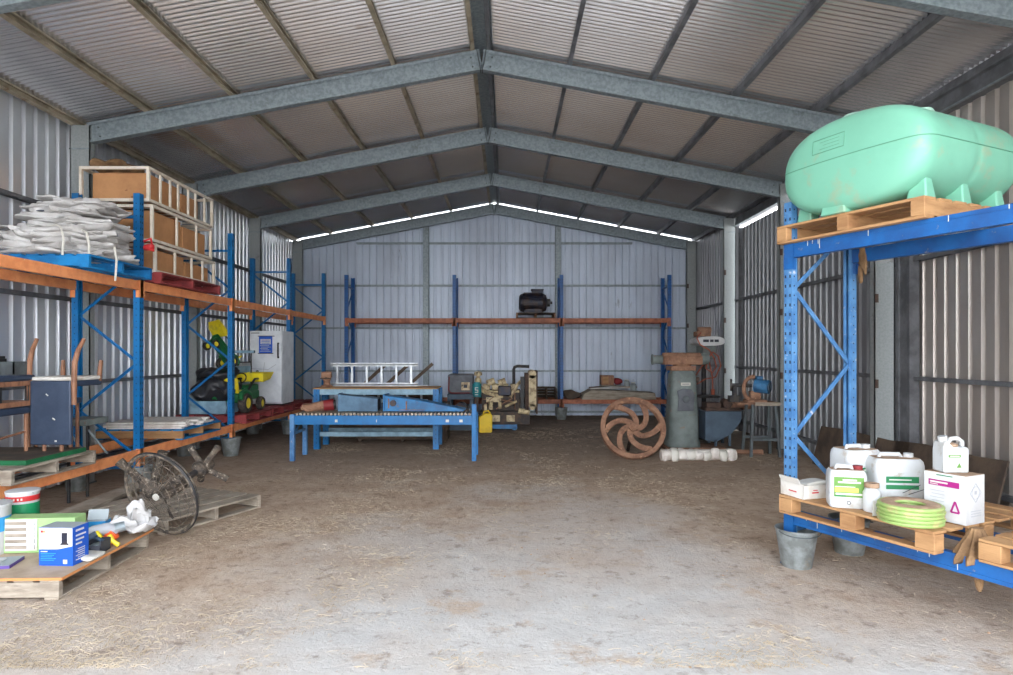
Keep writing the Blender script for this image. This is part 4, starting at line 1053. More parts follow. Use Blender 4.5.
for k, (x, z, L_, a, m_, lb) in enumerate(((2.65, .76, 1.1, 3, 'off_white', 'pale plank crossing the scrap heap on the low shelf'), (2.85, .80, .9, -6, 'wood_grey', 'grey plank tilted across the scrap heap'), (2.45, .79, .7, 10, 'wood_dark', 'dark plank poking out of the scrap heap'))):
    g = MB(m_); g.bb(-L_ / 2, L_ / 2, -.05, .05, 0, .025); o = g.build('scrap_plank'); place(o, (x, 16.12 + k * .1, z), 0, (0, radians(-a * .4), radians(a))); tag(o, lb, 'plank')
for k, (x, z) in enumerate(((3.18, .72), (3.05, .78))):
    r = thing('grey_jar', ['pale grey jar at the end of the scrap heap', 'small pale jar among the scrap on the low shelf'][k], 'jar', (x, 16.05 - .2 * k * 0 + .18 * k, z)); g = MB('lid_grey'); g.lathe([(0, 0), (.07, 0), (.075, .02), (.075, .14), (.05, .17), (.05, .19), (0, .19)], 18); g.build('body', r); g = MB('ivory'); g.lathe([(.055, .18), (.055, .2), (0, .2)], 18); g.build('lid', r)

# ------------------------------------------------------------------ flywheel and machine tools
tl = radians(27)
r = thing('flywheel', 'rusty cast iron flywheel with six curved spokes leaning on the floor', 'flywheel', (2.0, 9.96, .012), 0, None, (-tl, 0, radians(-3)))
RW = .515
g = MB('rust'); Rv = RX(pi / 2)
g.lathe([(RW - .085, -.03), (RW - .07, -.05), (RW - .005, -.05), (RW, -.045), (RW, .045), (RW - .005, .05), (RW - .07, .05), (RW - .085, .03), (RW - .085, -.03)], 72, Rv, (0, 0, RW))
g.build('rim', r, smooth=40)
g = MB('rust'); g.tube((0, -.075, RW), (0, .075, RW), .07, n=20); g.tube((0, -.11, RW), (0, -.06, RW), .042, n=16); g.tube((0, -.13, RW), (0, -.11, RW), .026, n=6); g.build('hub', r)
for k in range(6):
    a0 = 2 * pi * k / 6 + .15
    pts = []
    for i in range(13):
        f_ = i / 12; rad = .05 + (RW - .095) * f_; an = a0 - 1.45 * (1 - f_) ** 1.25
        pts.append((rad * cos(an), rad * sin(an)))
    vs = []; fs = []
    for i, (x, z) in enumerate(pts):
        j0, j1 = max(i - 1, 0), min(i + 1, 12); tx, tz = pts[j1][0] - pts[j0][0], pts[j1][1] - pts[j0][1]; l = sqrt(tx * tx + tz * tz); nx, nz = -tz / l, tx / l
        w_ = .052 - .010 * sin(pi * i / 12)
        for (sw, sy) in ((-1, -.022), (1, -.022), (1, .022), (-1, .022)): vs.append((x + nx * w_ * sw, sy, RW + z + nz * w_ * sw))
    for i in range(12):
        for q in range(4): fs.append((4 * i + q, 4 * i + (q + 1) % 4, 4 * i + 4 + (q + 1) % 4, 4 * i + 4 + q))
    fs += [(0, 1, 2, 3), (51, 50, 49, 48)]
    g = MB('rust'); g.add(vs, fs)
    for i in (4, 11):
        g.tube((pts[i][0], -.040, RW + pts[i][1]), (pts[i][0], .0, RW + pts[i][1]), .034, n=12)
        g.tube((pts[i][0], -.052, RW + pts[i][1]), (pts[i][0], -.03, RW + pts[i][1]), .017, n=8)
    g.build('spoke', r, bevel=.006)
g = MB('rust_dark'); g.tube((0, .06, RW), (0, .62, .50), .03, n=12)
g = MB('rust_dark'); 
inv = Matrix.Rotation(tl, 3, 'X')
endp = inv @ Vector((0, .80, 0))
g.tube((0, .06, RW), tuple(endp + Vector((0, 0, .02))), .028, n=12); g.build('axle', r)

r = thing('forging_machine', 'heavy grey-green cast pedestal machine with a rusty horizontal ram on top', 'machine', (3.04, 11.1, 0))
g = MB('machine_green'); vs = []
lv = [(0, .28, .26), (.06, .28, .26), (.12, .262, .235), (.5, .25, .22), (1.1, .225, .2), (1.24, .215, .19), (1.30, .18, .16)]
prof = []
n = 24
vs = []; fs = []
for z, a, b in lv:
    for k in range(n):
        t = 2 * pi * k / n; e = .45
        vs.append((a * (abs(cos(t)) ** e) * (1 if cos(t) >= 0 else -1), b * (abs(sin(t)) ** e) * (1 if sin(t) >= 0 else -1), z))
for i in range(len(lv) - 1):
    for k in range(n): fs.append((i * n + k, i * n + (k + 1) % n, (i + 1) * n + (k + 1) % n, (i + 1) * n + k))
fs += [tuple(range(n))[::-1], tuple((len(lv) - 1) * n + k for k in range(n))]
g.add(vs, fs); g.T = Matrix.Translation((0, 0, .05)); g.T = Matrix(); o = g.build('pedestal', r, smooth=30); o.location.z = .06
g = MB('rust'); g.bb(-.33, .68, -.30, .28, 0, .06); g.build('base_plate', r, bevel=.01)
g = MB('rust'); g.bb(-.23, .2, -.18, .18, 1.36, 1.44); g.lathe([(.14, 1.42), (.16, 1.46), (.16, 1.5)], 20); g.build('neck', r, bevel=.01)
g = MB('rust'); g.bb(-.34, .33, -.13, .13, 1.46, 1.62); g.tube((-.34, 0, 1.6), (.33, 0, 1.6), .07, n=16); g.build('ram_body', r, bevel=.02)
g = MB('machine_green'); g.tube((-.50, 0, 1.55), (-.34, 0, 1.55), .075, n=16); g.tube((-.52, 0, 1.55), (-.50, 0, 1.55), .09, n=16); g.build('ram_end', r)
g = MB('machine_green'); g.tube((.33, 0, 1.56), (.46, 0, 1.56), .11, .09, n=18); g.build('gear_case', r)
g = MB('grey_box'); g.prism([(-.14, .68), (.13, .68), (.14, .98), (.10, 1.04), (-.05, 1.06), (-.15, 1.02), (-.12, .9)], -.262, -.235); g.use('galv_dark'); g.tube((0, -.275, .88), (0, -.26, .88), .06, n=16); g.build('access_cover', r, bevel=.006)
g = MB('ivory'); g.bb(-.08, .08, -.252, -.232, 1.11, 1.16); g.use('ink'); g.bb(-.06, .06, -.2535, -.252, 1.13, 1.142); g.build('name_plate', r)
g = MB('rust_dark'); g.tube((.22, -.12, 1.2), (.26, -.14, 1.2), .05, n=12); g.build('side_knob', r)
r = thing('hopper', 'dark blue-grey wedge-shaped steel hopper beside the pedestal machine', 'hopper', (3.70, 11.2, 0))
g = MB('machine_blue'); g.prism([(-.28, .16), (-.10, .13), (.16, .26), (.34, .50), (.34, .66), (-.28, .66)], -.2, .2); g.build('hopper_shell', r, bevel=.008)
for x in (-.10, .14): 
    for y in (-.18, .18):
        g = MB('machine_blue'); g.bb(x - .02, x + .02, y - .02, y + .02, .062, .20 if x < 0 else .28); g.build('foot', r)
r = thing('tool_table', 'rusty cast tool table with clamps above the wedge-shaped hopper', 'machine table', (3.86, 11.2, .662))
g = MB('rust_dark'); g.bb(-.42, .2, -.16, .16, 0, .05); g.bb(-.40, -.15, -.14, .14, .05, .14); g.tube((-.02, -.1, .12), (-.02, .1, .12), .08, n=14); g.use('rust'); g.tube((.05, 0, .05), (.45, .0, .09), .06, .07, n=12); g.build('table_body', r, bevel=.008)
r = thing('drill_press', 'tall drill press with a white oval belt guard, cord draped from it', 'drill press', (3.90, 12.55, 0))
g = MB('black_metal'); g.bb(-.25, .25, -.28, .28, 0, .06); g.build('base', r, bevel=.01)
g = MB('black_metal'); g.tube((0, .1, .06), (0, .1, 1.78), .045, n=14); g.build('column', r)
g = MB('machine_green'); g.bb(-.12, .14, -.22, .2, 1.55, 1.80); g.tube((0, -.12, 1.35), (0, -.12, 1.56), .05, n=12); g.build('head', r, bevel=.02)
g = MB('white'); pts = []
for i in range(28):
    t = 2 * pi * i / 28; pts.append((.27 * cos(t) * (abs(cos(t)) ** -.25 if abs(cos(t)) > .01 else 1), .09 * sin(t) * (abs(sin(t)) ** -.2 if abs(sin(t)) > .01 else 1)))
g.prism([(x + .02, z + 1.89) for x, z in pts], -.28, .22); g.use('hole'); g.bb(-.13, .17, -.284, -.28, 1.87, 1.92); g.use('white'); g.bb(-.02, .0, -.288, -.284, 1.87, 1.92); g.bb(.07, .085, -.288, -.284, 1.87, 1.92); g.build('belt_guard', r)
g = MB('rust'); g.bb(-.2, .08, -.1, .12, 1.985, 2.08); g.tube((-.15, 0, 2.1), (.1, 0, 2.1), .07, n=14); g.build('motor', r, bevel=.01)
g = MB('orange_cord'); 
g.path([(-.15, -.2, 2.05), (-.25, -.28, 1.95), (-.2, -.32, 1.82), (-.02, -.3, 1.72), (.08, -.3, 1.55), (.12, -.3, 1.4), (.04, -.3, 1.28), (-.08, -.3, 1.36), (-.05, -.3, 1.55), (.05, -.3, 1.68), (.15, -.3, 1.6), (.2, -.3, 1.42), (.1, -.3, 1.2), (-.1, -.3, 1.16), (-.28, -.3, 1.05), (-.3, -.3, 1.2), (-.15, -.3, 1.42), (-.02, -.3, 1.5), (.04, -.3, 1.2), (.05, -.3, .95)], .013, 6)
g.tube((.05, -.3, .86), (.05, -.3, .97), .035, n=10); g.build('power_cord', r)
g = MB('black_metal'); g.bb(-.2, .2, -.3, .12, .80, .84); g.build('work_table', r, bevel=.006)
r = thing('steel_bench', 'rusty steel bench with splayed angle-iron legs holding the grinder', 'bench', (4.05, 10.4, 0))
g = MB('rust'); g.bb(-.36, .33, -.17, .17, .84, .87); g.use('wood_grey'); g.bb(-.08, .32, -.19, -.17, .82, .875); g.build('bench_top', r)
for sx, xx in ((-1, -.10), (1, .26)):
    for sy in (-1, 1):
        g = MB('galv_dark'); g.bar((xx, sy * .13, .84), (xx + sx * .05, sy * .19, 0), .04, .04); g.build('leg', r)
g = MB('galv_dark'); g.bar((-.12, -.17, .28), (.29, -.17, .28), .03, .04); g.build('stretcher', r)
g = MB('galv_dark'); g.bar((-.12, .17, .28), (.29, .17, .28), .03, .04); g.build('stretcher', r)
r = thing('bench_grinder', 'blue-motored bench grinder with a rusty red wheel guard', 'grinder', (3.98, 10.38, .87))
g = MB('motor_blue'); g.tube((.03, -.06, .27), (.20, -.20, .25), .11, n=20); g.bb(.04, .14, -.1, .02, .33, .42); g.use('machine_blue'); g.tube((.20, -.20, .25), (.215, -.212, .248), .08, n=20); g.build('motor', r, bevel=.004)
g = MB('rust'); g.path([(-.02 + .15 * cos(t), -.08 + .02 * cos(t), .22 + .19 * sin(t)) for t in [radians(80 + i * 16) for i in range(13)]], .032, 8); g.build('wheel_guard', r)
g = MB('rust'); g.bb(-.12, .2, -.14, .08, 0, .04); g.bb(-.05, .12, -.08, .02, .04, .18); g.build('pedestal_foot', r, bevel=.01)
g = MB('black_metal'); g.tube((-.02, -.06, .27), (-.30, .06, .27), .03, n=10); g.tube((-.30, .06, .27), (-.33, .07, .27), .10, n=18); g.bb(-.36, -.2, -.03, .1, .0, .1); g.bb(-.3, -.24, -.0, .06, .1, .26); g.build('grinding_wheel', r)
g = MB('wood_white'); g.tube((-.58, 0, .085), (.58, 0, .085), .085, n=14)
for k in range(9): g.use('ivory' if k % 2 else 'wood_white'); g.blob((-.5 + k * .125, -.02, .09), (.14, .17, .17), seed=k, amp=.3, n=16)
o = g.build('painted_log', smooth=50); place(o, (2.97, 9.92, .0), radians(1)); tag(o, 'knobbly log with flaking white paint lying in front of the pedestal machine', 'log')
g = MB('rust'); g.bb(-.73, .73, -.03, .03, 0, .008); g.bb(-.73, .73, .022, .03, 0, .07); o = g.build('angle_iron'); place(o, (3.50, 10.55, 0), radians(-2)); tag(o, 'long rusty angle iron bar lying behind the white-painted log', 'bar')

# brown sheets leaning on the side wall
for k, (y, L_, h_, lb) in enumerate(((8.55, 2.1, .62, 'dark brown sheet leaning on the side wall, the farther of two'), (6.9, 1.7, .66, 'dark brown sheet leaning on the side wall, the nearer of two'))):
    g = MB('wood_dark'); g.prism([(-L_ / 2, 0), (L_ / 2, 0), (L_ / 2, h_ * .93), (L_ * .2, h_ * .98), (-L_ * .3, h_ * .97), (-L_ / 2, h_)], 0, .02, RZ(pi / 2))
    o = g.build('leaning_sheet'); place(o, (4.60, y, .005), 0, (0, radians(14), 0)); tag(o, lb, 'sheet')

# ------------------------------------------------------------------ tank and goods on the right rack
ZK = 2.53 + .14
r = thing('poly_tank', 'big pale green oval plastic tank lying on a pallet on the top beams', 'tank', tuple(RR(.555, .48, ZK)), TH)
# local x along the tank's axis (into the rack), y across, z up
W2, H2, LX, EE = .57, .345, .54, 2.4
def oval(t, k=1.0, e=EE):
    c, s_ = cos(t), sin(t)
    return (W2 * k * (abs(c) ** (2 / e)) * (1 if c >= 0 else -1), H2 * k * (abs(s_) ** (2 / e)) * (1 if s_ >= 0 else -1))
cap = [(.062, 0.0), (.061, .12), (.059, .25), (.055, .4), (.049, .55), (.042, .68), (.034, .78), (.020, .87), (.004, .92), (-.022, .96), (-.055, .985), (-.095, .997), (-.16, 1.0)]
rings = [(-LX - a, k) for a, k in cap] + [(-.3, 1.0), (-.2, 1.0), (-.1, 1.0), (-.05, 1.0), (-.035, .997), (-.02, .992), (.02, .992), (.035, .997), (.05, 1.0), (.1, 1.0), (.2, 1.0), (.3, 1.0)] + [(LX + a, k) for a, k in cap[::-1]]
vs = []; fs = []; n = 96; ZC = H2 + .012
for x, k in rings:
    for i in range(n):
        y, z = oval(2 * pi * (i + .5) / n, k) if k > 0 else (0, 0)
        vs.append((x, y, max(z + ZC, .012) if k > 0 else ZC))
for i in range(len(rings) - 1):
    for k in range(n): fs.append((i * n + k, i * n + (k + 1) % n, (i + 1) * n + (k + 1) % n, (i + 1) * n + k))
g = MB('tank'); g.add(vs, fs)
g.build('shell', r, smooth=60)
def face_x(y, z):
    """x of the end cap's surface at y, z (z measured from the tank's middle)"""
    k = (abs(y / W2) ** EE + abs(z / H2) ** EE) ** (1 / EE)
    for (a0, k0), (a1, k1) in zip(cap, cap[1:]):
        if k <= k1: return -LX - (a0 + (a1 - a0) * (k - k0) / (k1 - k0))
    return -LX + .16
def side_y(z): return W2 * (1 - abs(z / H2) ** EE) ** (1 / EE)
g = MB('tank_mark'); z0 = .03
pl = [(LX - .1, side_y(z0) + .001, ZC + z0), (-LX + .16, side_y(z0) + .001, ZC + z0)]
ys_ = [side_y(z0) * sin(pi / 2 * (1 - 2 * i / 40)) * .998 for i in range(41)]
pl += [(face_x(y, z0) - .001, y, ZC + z0) for y in ys_]
pl += [(-LX + .16, -side_y(z0) - .001, ZC + z0), (LX - .1, -side_y(z0) - .001, ZC + z0)]
g.path(pl, .0035, 6)
g.build('parting_line', r)
def foot(cx, cy, w, d, h, tp=.03):
    g = MB('tank')
    g.add([(cx - w / 2, cy - d / 2, 0), (cx + w / 2, cy - d / 2, 0), (cx + w / 2, cy + d / 2, 0), (cx - w / 2, cy + d / 2, 0), (cx - w / 2 + tp, cy - d / 2 + tp, h), (cx + w / 2 - tp, cy - d / 2 + tp, h), (cx + w / 2 - tp, cy + d / 2 - tp, h), (cx - w / 2 + tp, cy + d / 2 - tp, h)],
          [(0, 3, 2, 1), (4, 5, 6, 7), (0, 1, 5, 4), (1, 2, 6, 5), (2, 3, 7, 6), (3, 0, 4, 7)])
    g.build('moulded_foot', r, bevel=.012, seg=3)
for x in (-.40, .0, .40):
    for y in (-1, 1): foot(x, y * (W2 - .14), .11, .14, .22)
foot(-LX + .025, .10, .10, .20, .20)
g = MB('tank_mark')
py0, py1, pz0, pz1 = -.02, .24, .10, .20
pp = [(py0 + (py1 - py0) * i / 6, pz0) for i in range(6)] + [(py1, pz0 + (pz1 - pz0) * i / 4) for i in range(4)] + [(py1 - (py1 - py0) * i / 6, pz1) for i in range(6)] + [(py0, pz1 - (pz1 - pz0) * i / 4) for i in range(4)]
g.path([(face_x(y, z) - .001, y, ZC + z) for y, z in pp], .003, 6, closed=True)
for k in range(3):
    z = pz0 + .025 + k * .025; g.path([(face_x(y, z) - .0005, y, ZC + z) for y in (.02, .06, .1, .14, .18 - .03 * (k % 2))], .002, 5)
g.build('moulded_plate', r)
for (x, y) in ((-.28, .12), (.06, -.14)):
    g = MB('tank_cap'); zl = H2 * (1 - abs(y / W2) ** EE) ** (1 / EE); g.lathe([(.09, -.04), (.09, .05), (.08, .065), (.04, .07), (0, .07)], 24, c=(x, y, ZC + zl)); g.build('filler_lid', r)
g = MB('hessian'); g.blob((0, 0, 0), (.06, .10, .2), seed=3, amp=.6, n=18, e=2, fr=9); g.blob((.0, .03, -.12), (.04, .05, .14), seed=7, amp=.6, n=14, e=2, fr=9)
o = g.build('rag_scrap', smooth=60); place(o, tuple(RR(.12, .72, 2.47))); tag(o, 'brown scrap of rag hanging from the rear top beam by the post', 'rag')

ZD = .44 + .141
def jerry(label, loc, rz, w=.26, d=.2, h=.36, capm='drum_white', lab=None, grp=None, dusty=True):
    r = thing('plastic_drum', label, 'drum', loc, rz, grp)
    g = MB('drum_white'); 
    vs = []; fs = []; n = 32
    for z, k in ((0, .90), (.015, .97), (.05, 1.0), (h * .35, 1.0), (h * .37, .985), (h * .40, .985), (h * .42, 1.0), (h - .05, 1.0), (h - .02, .96), (h, .86)):
        for i in range(n):
            t = 2 * pi * i / n; e = .38
            vs.append((w / 2 * k * abs(cos(t)) ** e * (1 if cos(t) >= 0 else -1), d / 2 * k * abs(sin(t)) ** e * (1 if sin(t) >= 0 else -1), z))
    for i in range(9):
        for q in range(n): fs.append((i * n + q, i * n + (q + 1) % n, (i + 1) * n + (q + 1) % n, (i + 1) * n + q))
    fs.append(tuple(range(n))[::-1]); g.add(vs, fs)
    g.use('dust' if dusty else 'drum_white'); g.add([vs[9 * n + q] for q in range(n)], [tuple(range(n))])
    g.build('body', r, smooth=50)
    g = MB('drum_white'); g.path([(-w * .28, 0, h - .01), (-w * .25, 0, h + .018), (w * .12, 0, h + .018), (w * .16, 0, h - .01)], .016, 8); g.build('handle', r)
    g = MB(capm); g.tube((w * .30, 0, h - .01), (w * .30, 0, h + .028), .032, n=16); g.build('cap', r)
    return r
def front_label(r, w, z0, z1, y, m, lines=(), extra=None):
    g = MB(m); g.bb(-w / 2, w / 2, y - .002, y, z0, z1)
    for (mm, xa, xb, za, zb_) in lines: g.use(mm); g.bb(xa, xb, y - .0035, y - .002, za, zb_)
    g.build('label', r)
a_cam = 0
p = RR(.52, -.02, ZD); j = jerry('white chemical can with a green and yellow label and a dark red cap', tuple(p), radians(-16), .25, .17, .265, 'red_dark')
front_label(j, .19, .08, .22, -.086, 'label_green', [('ivory', -.04, .05, .195, .205), ('ivory', -.07, .075, .178, .19), ('label_yellow', -.09, .06, .115, .145), ('ivory', -.09, .04, .15, .155), ('ivory', -.085, .09, .095, .108), ('label_dkgreen', -.09, -.02, .085, .092)])
g = MB('ink'); g.path([(.012 * cos(t), -.0865, .04 + .012 * sin(t)) for t in [2 * pi * i / 12 for i in range(12)]], .002, 5, closed=True); g.build('embossed_ring', j)
p = RR(.36, .30, ZD); j = jerry('tall white drum with a narrow green label, behind the red-capped can', tuple(p), radians(12), .30, .25, .37)
front_label(j, .20, .20, .245, -.126, 'label_dkgreen', [('ivory', -.08, .03, .222, .232)])
p = RR(.60, .38, ZD); j = jerry('big white drum with two green stripes on its label, beside the carton', tuple(p), radians(-6), .35, .27, .335)
front_label(j, .22, .17, .215, -.136, 'label_dkgreen', [('ivory', -.09, .06, .188, .196)])
g = MB('label_dkgreen'); g.bb(-.11, .11, -.138, -.136, .125, .155); g.use('ink'); g.bar((.0, -.139, .10), (.12, -.139, .16), .002, .004); g.bar((.04, -.139, .09), (.15, -.139, .13), .002, .004); g.build('lower_stripe', j)
r = thing('cardboard_tray', 'small dusty white open carton at the pallet corner by the post', 'box', tuple(RR(.16, .04, ZD)), TH + radians(-8))
g = MB('off_white'); 
g.bb(-.16, .16, -.12, .12, 0, .006)
for a in ((-.16, -.154, -.12, .12, .11), (.154, .16, -.12, .12, .08), (-.16, .16, -.12, -.114, .1), (-.16, .16, .114, .12, .09)): g.bb(a[0], a[1], a[2], a[3], .006, a[4])
g.box((-.18, -.0, .13), (.005, .2, .05), R=RY(-.5)); g.use('dust'); g.bb(-.153, .153, -.113, .113, .006, .07); g.use('ivory'); g.blob((.04, 0, .08), (.2, .14, .05), seed=9, amp=.5, n=22); g.build('tray_body', r)
g = MB('red'); g.bb(-.162, -.1602, -.05, .03, .04, .048); g.build('end_printing', r); g = MB('red'); g.bb(-.08, -.02, -.122, -.1202, .04, .05); g.bb(-.07, -.03, -.122, -.1202, .06, .066); g.build('printing', r)
r = thing('small_bottle', 'small white screw-capped bottle in front of the big drum', 'bottle', tuple(RR(.70, .0, ZD)))
g = MB('drum_white'); g.lathe([(0, 0), (.05, 0), (.055, .01), (.055, .13), (.04, .16), (.025, .17), (.025, .18)], 24); g.build('body', r)
g = MB('dust'); g.lathe([(.045, .165), (.047, .17), (.047, .195), (0, .197)], 20); g.build('cap', r)
g = MB('ivory'); g.prism([(-.07, 0), (.07, 0), (.05, .09), (-.03, .1)], -.003, .003); o = g.build('paper_sheet'); place(o, tuple(RR(.80, -.05, ZD)), .3, (radians(-20), 0, .3)); tag(o, 'scrap of white paper propped against the green hose coil', 'paper')
r = thing('hose_coil', 'flat coil of dusty lime green hose lying on the pallet edge', 'hose', tuple(RR(.985, -.03, ZD)), .2)
g = MB('hose')
for lay in range(5):
    R0 = .175 + .006 * (lay % 2); g.path([(R0 * cos(2 * pi * i / 40), R0 * sin(2 * pi * i / 40), .014 + lay * .024) for i in range(40)], .0135, 8, closed=True)
    for q in (1, 2, 3): g.path([((R0 - q * .026) * cos(2 * pi * i / 36), (R0 - q * .026) * sin(2 * pi * i / 36), .014 + lay * .024) for i in range(36)], .013, 8, closed=True)
g.build('hose_windings', r)
g = MB('dust'); g.lathe([(.170, .120), (.155, .128), (.105, .129), (.088, .124), (.088, .11), (.170, .11), (.170, .120)], 30); g.build('dust_crust', r)
r = thing('chemical_carton', 'white carton with a magenta band and triangle symbol, under a white can', 'box', tuple(RR(1.075, .28, ZD)), TH)
# local -y is the near face (towards the camera along the beams), local -x the aisle face
g = MB('white'); g.bb(-.10, .10, -.13, .13, 0, .31); g.use('dust'); g.bb(-.099, .099, -.129, .129, .31, .312); g.build('carton_body', r, bevel=.003)
g = MB('magenta'); g.bb(-.1025, -.101, -.09, .10, .225, .262); g.use('ivory'); g.bb(-.1035, -.1025, -.02, .09, .242, .253); g.bb(-.1035, -.1025, .04, .09, .231, .236)
g.use('label_dkgreen'); g.bb(-.1025, -.101, -.05, .05, .292, .298)
g.use('grey_print')
for k in range(5): g.bb(-.1025, -.101, .0, .09 - .01 * (k % 2), .19 - k * .022, .194 - k * .022)
g.use('magenta'); Rq = RZ(-pi / 2)
for (a, b) in (((-.04, .07), (-.065, .14)), ((-.065, .14), (-.09, .07)), ((-.09, .07), (-.04, .07))):
    g.bar((-.102, a[0], a[1]), (-.102, b[0], b[1]), .002, .011, up=(1, 0, 0) if False else (0, 0, 1))
g.build('side_printing', r); g = MB('grey_print')
g.path([(.04 * cos(t), -.1315, .20 + .04 * sin(t)) for t in [2 * pi * i / 20 for i in range(20)]], .0018, 5, closed=True); g.bb(-.012, .012, -.1325, -.131, .19, .212)
for (a, b) in (((-.0, .26), (.06, .20)), ((.06, .2), (0, .14)), ((0, .14), (-.06, .2)), ((-.06, .2), (0, .26))): g.bar((a[0], -.132, a[1]), (b[0], -.132, b[1]), .002, .003)
g.build('diamond_symbol', r); g = MB('grey_print')
for k in range(3): g.bb(-.05, .06, -.1325, -.131, .05 + k * .016, .055 + k * .016)
g.build('end_printing', r)
r = thing('chemical_can', 'small white chemical can with a big side handle, standing on the carton', 'can', tuple(RR(1.06, .27, ZD + .313)), radians(0))
r.scale = (.88, .88, .88)
g = MB('drum_white'); g.prism([(-.09, 0), (.09, 0), (.095, .01), (.095, .17), (.085, .19), (-.02, .19), (-.06, .235), (-.085, .225), (-.095, .17), (-.095, .01)], -.065, .065); g.build('body', r, bevel=.012, seg=3)
g = MB('drum_white'); g.path([(-.02, 0, .21), (.0, 0, .245), (.05, 0, .25), (.085, 0, .225), (.085, 0, .18)], .016, 8); g.build('handle', r)
g = MB('drum_white'); g.tube((-.055, 0, .225), (-.065, 0, .265), .032, n=16); g.build('cap', r)
g = MB('label_green'); g.bb(-.06, .03, -.068, -.0655, .115, .135); g.use('ivory'); g.bb(-.05, .02, -.0695, -.068, .122, .128); g.use('label_green'); g.prism([(.0, .04), (.035, .04), (.02, .075)], -.068, -.0655); g.use('grey_print')
for k in range(4): g.bb(-.06, -.02, -.068, -.0655, .04 + k * .016, .044 + k * .016)
g.build('label', r)
g = MB('dust'); g.blob((-.02, 0, .20), (.11, .12, .03), seed=2, amp=.4, n=16); g.build('dust_crust', r)
g = MB('hessian'); vs = []; fs = []; nt_, nz_ = 72, 16
for iz in range(nz_ + 1):
    f_ = iz / nz_; z = .02 - .21 * f_
    for it in range(nt_):
        t = 2 * pi * it / nt_; pl_ = .18 * sin(9 * t + 1.5 * f_) + .10 * sin(5 * t + 2) + .25 * noise.noise(Vector((cos(t) * 2, sin(t) * 2, f_ * 3)))
        rr_ = (.035 + .075 * min(1, f_ * 1.3)) * (1 + pl_ * (.3 + f_))
        vs.append((1.25 * rr_ * cos(t), .8 * rr_ * sin(t), z + .03 * noise.noise(Vector((cos(t) * 3, sin(t) * 3, 5))) * f_))
for iz in range(nz_):
    for it in range(nt_): fs.append((iz * nt_ + it, iz * nt_ + (it + 1) % nt_, (iz + 1) * nt_ + (it + 1) % nt_, (iz + 1) * nt_ + it))
fs.append(tuple(range(nt_))); fs.append(tuple(nz_ * nt_ + k for k in range(nt_))[::-1]); g.add(vs, fs)
g.blob((.02, .0, -.27), (.06, .06, .2), seed=19, amp=.4, n=16, e=2.2, fr=7)
o = g.build('hessian_sack', smooth=60); place(o, tuple(RR(1.30, .12, ZD + .0)), .4); tag(o, 'crumpled brown hessian sack drooping between two pallets below the carton', 'sack')
# ------------------------------------------------------------------ straw and dust clods on the floor
rs = random.Random(5)
g = MB('straw')
def stalk(x, y, L_, a, w_, z=.004):
    dx, dy = cos(a) * L_ / 2, sin(a) * L_ / 2; nx, ny = -sin(a) * w_, cos(a) * w_
    b = rs.uniform(-.15, .15) * L_
    mx, my = x - sin(a) * b * .3, y + cos(a) * b * .3
    h = w_ * 1.4
    z2 = z + abs(rs.gauss(0, .006))
    vs = [(x - dx - nx, y - dy - ny, z), (x - dx + nx, y - dy + ny, z), (x - dx, y - dy, z + h), (mx - nx, my - ny, z2), (mx + nx, my + ny, z2), (mx, my, z2 + h), (x + dx - nx, y + dy - ny, z), (x + dx + nx, y + dy + ny, z), (x + dx, y + dy, z + h)]
    g.add(vs, [(0, 2, 5, 3), (2, 1, 4, 5), (3, 5, 8, 6), (5, 4, 7, 8), (0, 1, 2), (6, 8, 7)])
cnt = 0
while cnt < 15000:
    Y = 3.4 + 11 * rs.random() ** 1.6; X = rs.uniform(-4.2, 4.5)
    d = noise.noise(Vector((X * .9, Y * .8, 3.3))) + .5 * noise.noise(Vector((X * 2.6, Y * 2.6, 1.3)))
    near_left = max(0, 1 - abs(X + 2.6) / .9) * (.5 if Y < 6.5 else 0)
    if d + near_left < rs.uniform(.15, .65): 
        if rs.random() > .02: continue
    stalk(X, Y, rs.uniform(.012, .05) * (1 if rs.random() < .93 else 2), rs.uniform(0, pi), rs.uniform(.0008, .0017)); cnt += 1
o = g.build('straw_litter', smooth=0); tag(o, 'loose pale straw scattered over the dusty floor', 'straw', kind='stuff')
g = MB('dust')
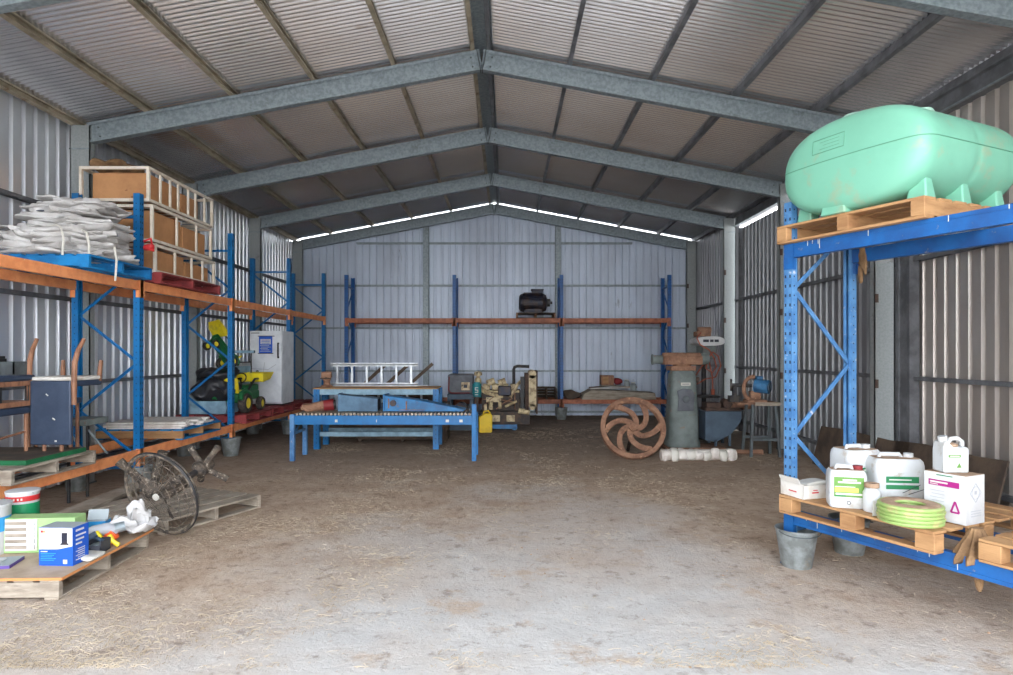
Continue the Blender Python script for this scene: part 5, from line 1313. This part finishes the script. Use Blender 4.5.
for k in range(900):
    Y = 3.4 + 9 * rs.random() ** 1.4; X = rs.uniform(-4.2, 4.2)
    d = noise.noise(Vector((X * .8 + 5, Y * .8, 7.3)))
    if d < rs.uniform(-.1, .4): continue
    r0 = rs.uniform(.004, .013); vs = [(X + r0 * cos(a) * rs.uniform(.7, 1.2), Y + r0 * sin(a) * rs.uniform(.7, 1.2), 0) for a in [i * pi / 3 for i in range(6)]] + [(X, Y, r0 * .7)]
    g.add(vs, [(i, (i + 1) % 6, 6) for i in range(6)])
o = g.build('dirt_clods', smooth=0); tag(o, 'small crumbs of dry dirt scattered over the floor', 'dirt', kind='stuff')

# ------------------------------------------------------------------ light, sky, camera
w = bpy.data.worlds.new('sky'); scn.world = w; w.use_nodes = True
nt = w.node_tree; bg = nt.nodes['Background']
tc = nt.nodes.new('ShaderNodeTexCoord'); sp = nt.nodes.new('ShaderNodeSeparateXYZ'); cr = nt.nodes.new('ShaderNodeValToRGB')
nt.links.new(tc.outputs['Generated'], sp.inputs[0]); nt.links.new(sp.outputs['Z'], cr.inputs[0])
cr.color_ramp.elements[0].position = 0.0; cr.color_ramp.elements[0].color = (.96, .975, 1.0, 1)
cr.color_ramp.elements[1].position = .6; cr.color_ramp.elements[1].color = (.70, .78, .90, 1)
nt.links.new(cr.outputs[0], bg.inputs['Color']); bg.inputs['Strength'].default_value = 3.2

cam = bpy.data.cameras.new('camera'); co = bpy.data.objects.new('camera', cam); COL.objects.link(co)
co.location = (0, 0, EYE); co.rotation_euler = (pi / 2, 0, 0)
cam.sensor_width = 36; cam.lens = 36 * 640 / 1013; cam.shift_y = (352 - 337.5) / 1013; cam.clip_start = .05; cam.clip_end = 200
scn.camera = co
scn.view_settings.view_transform = 'Standard'; scn.view_settings.look = 'None'; scn.view_settings.gamma = 1
scn.view_settings.use_curve_mapping = False
scn.view_settings.exposure = 1.6
scn.cycles.max_bounces = 12; scn.cycles.diffuse_bounces = 8; scn.cycles.use_denoising = True
scn.cycles.sample_clamp_indirect = 10
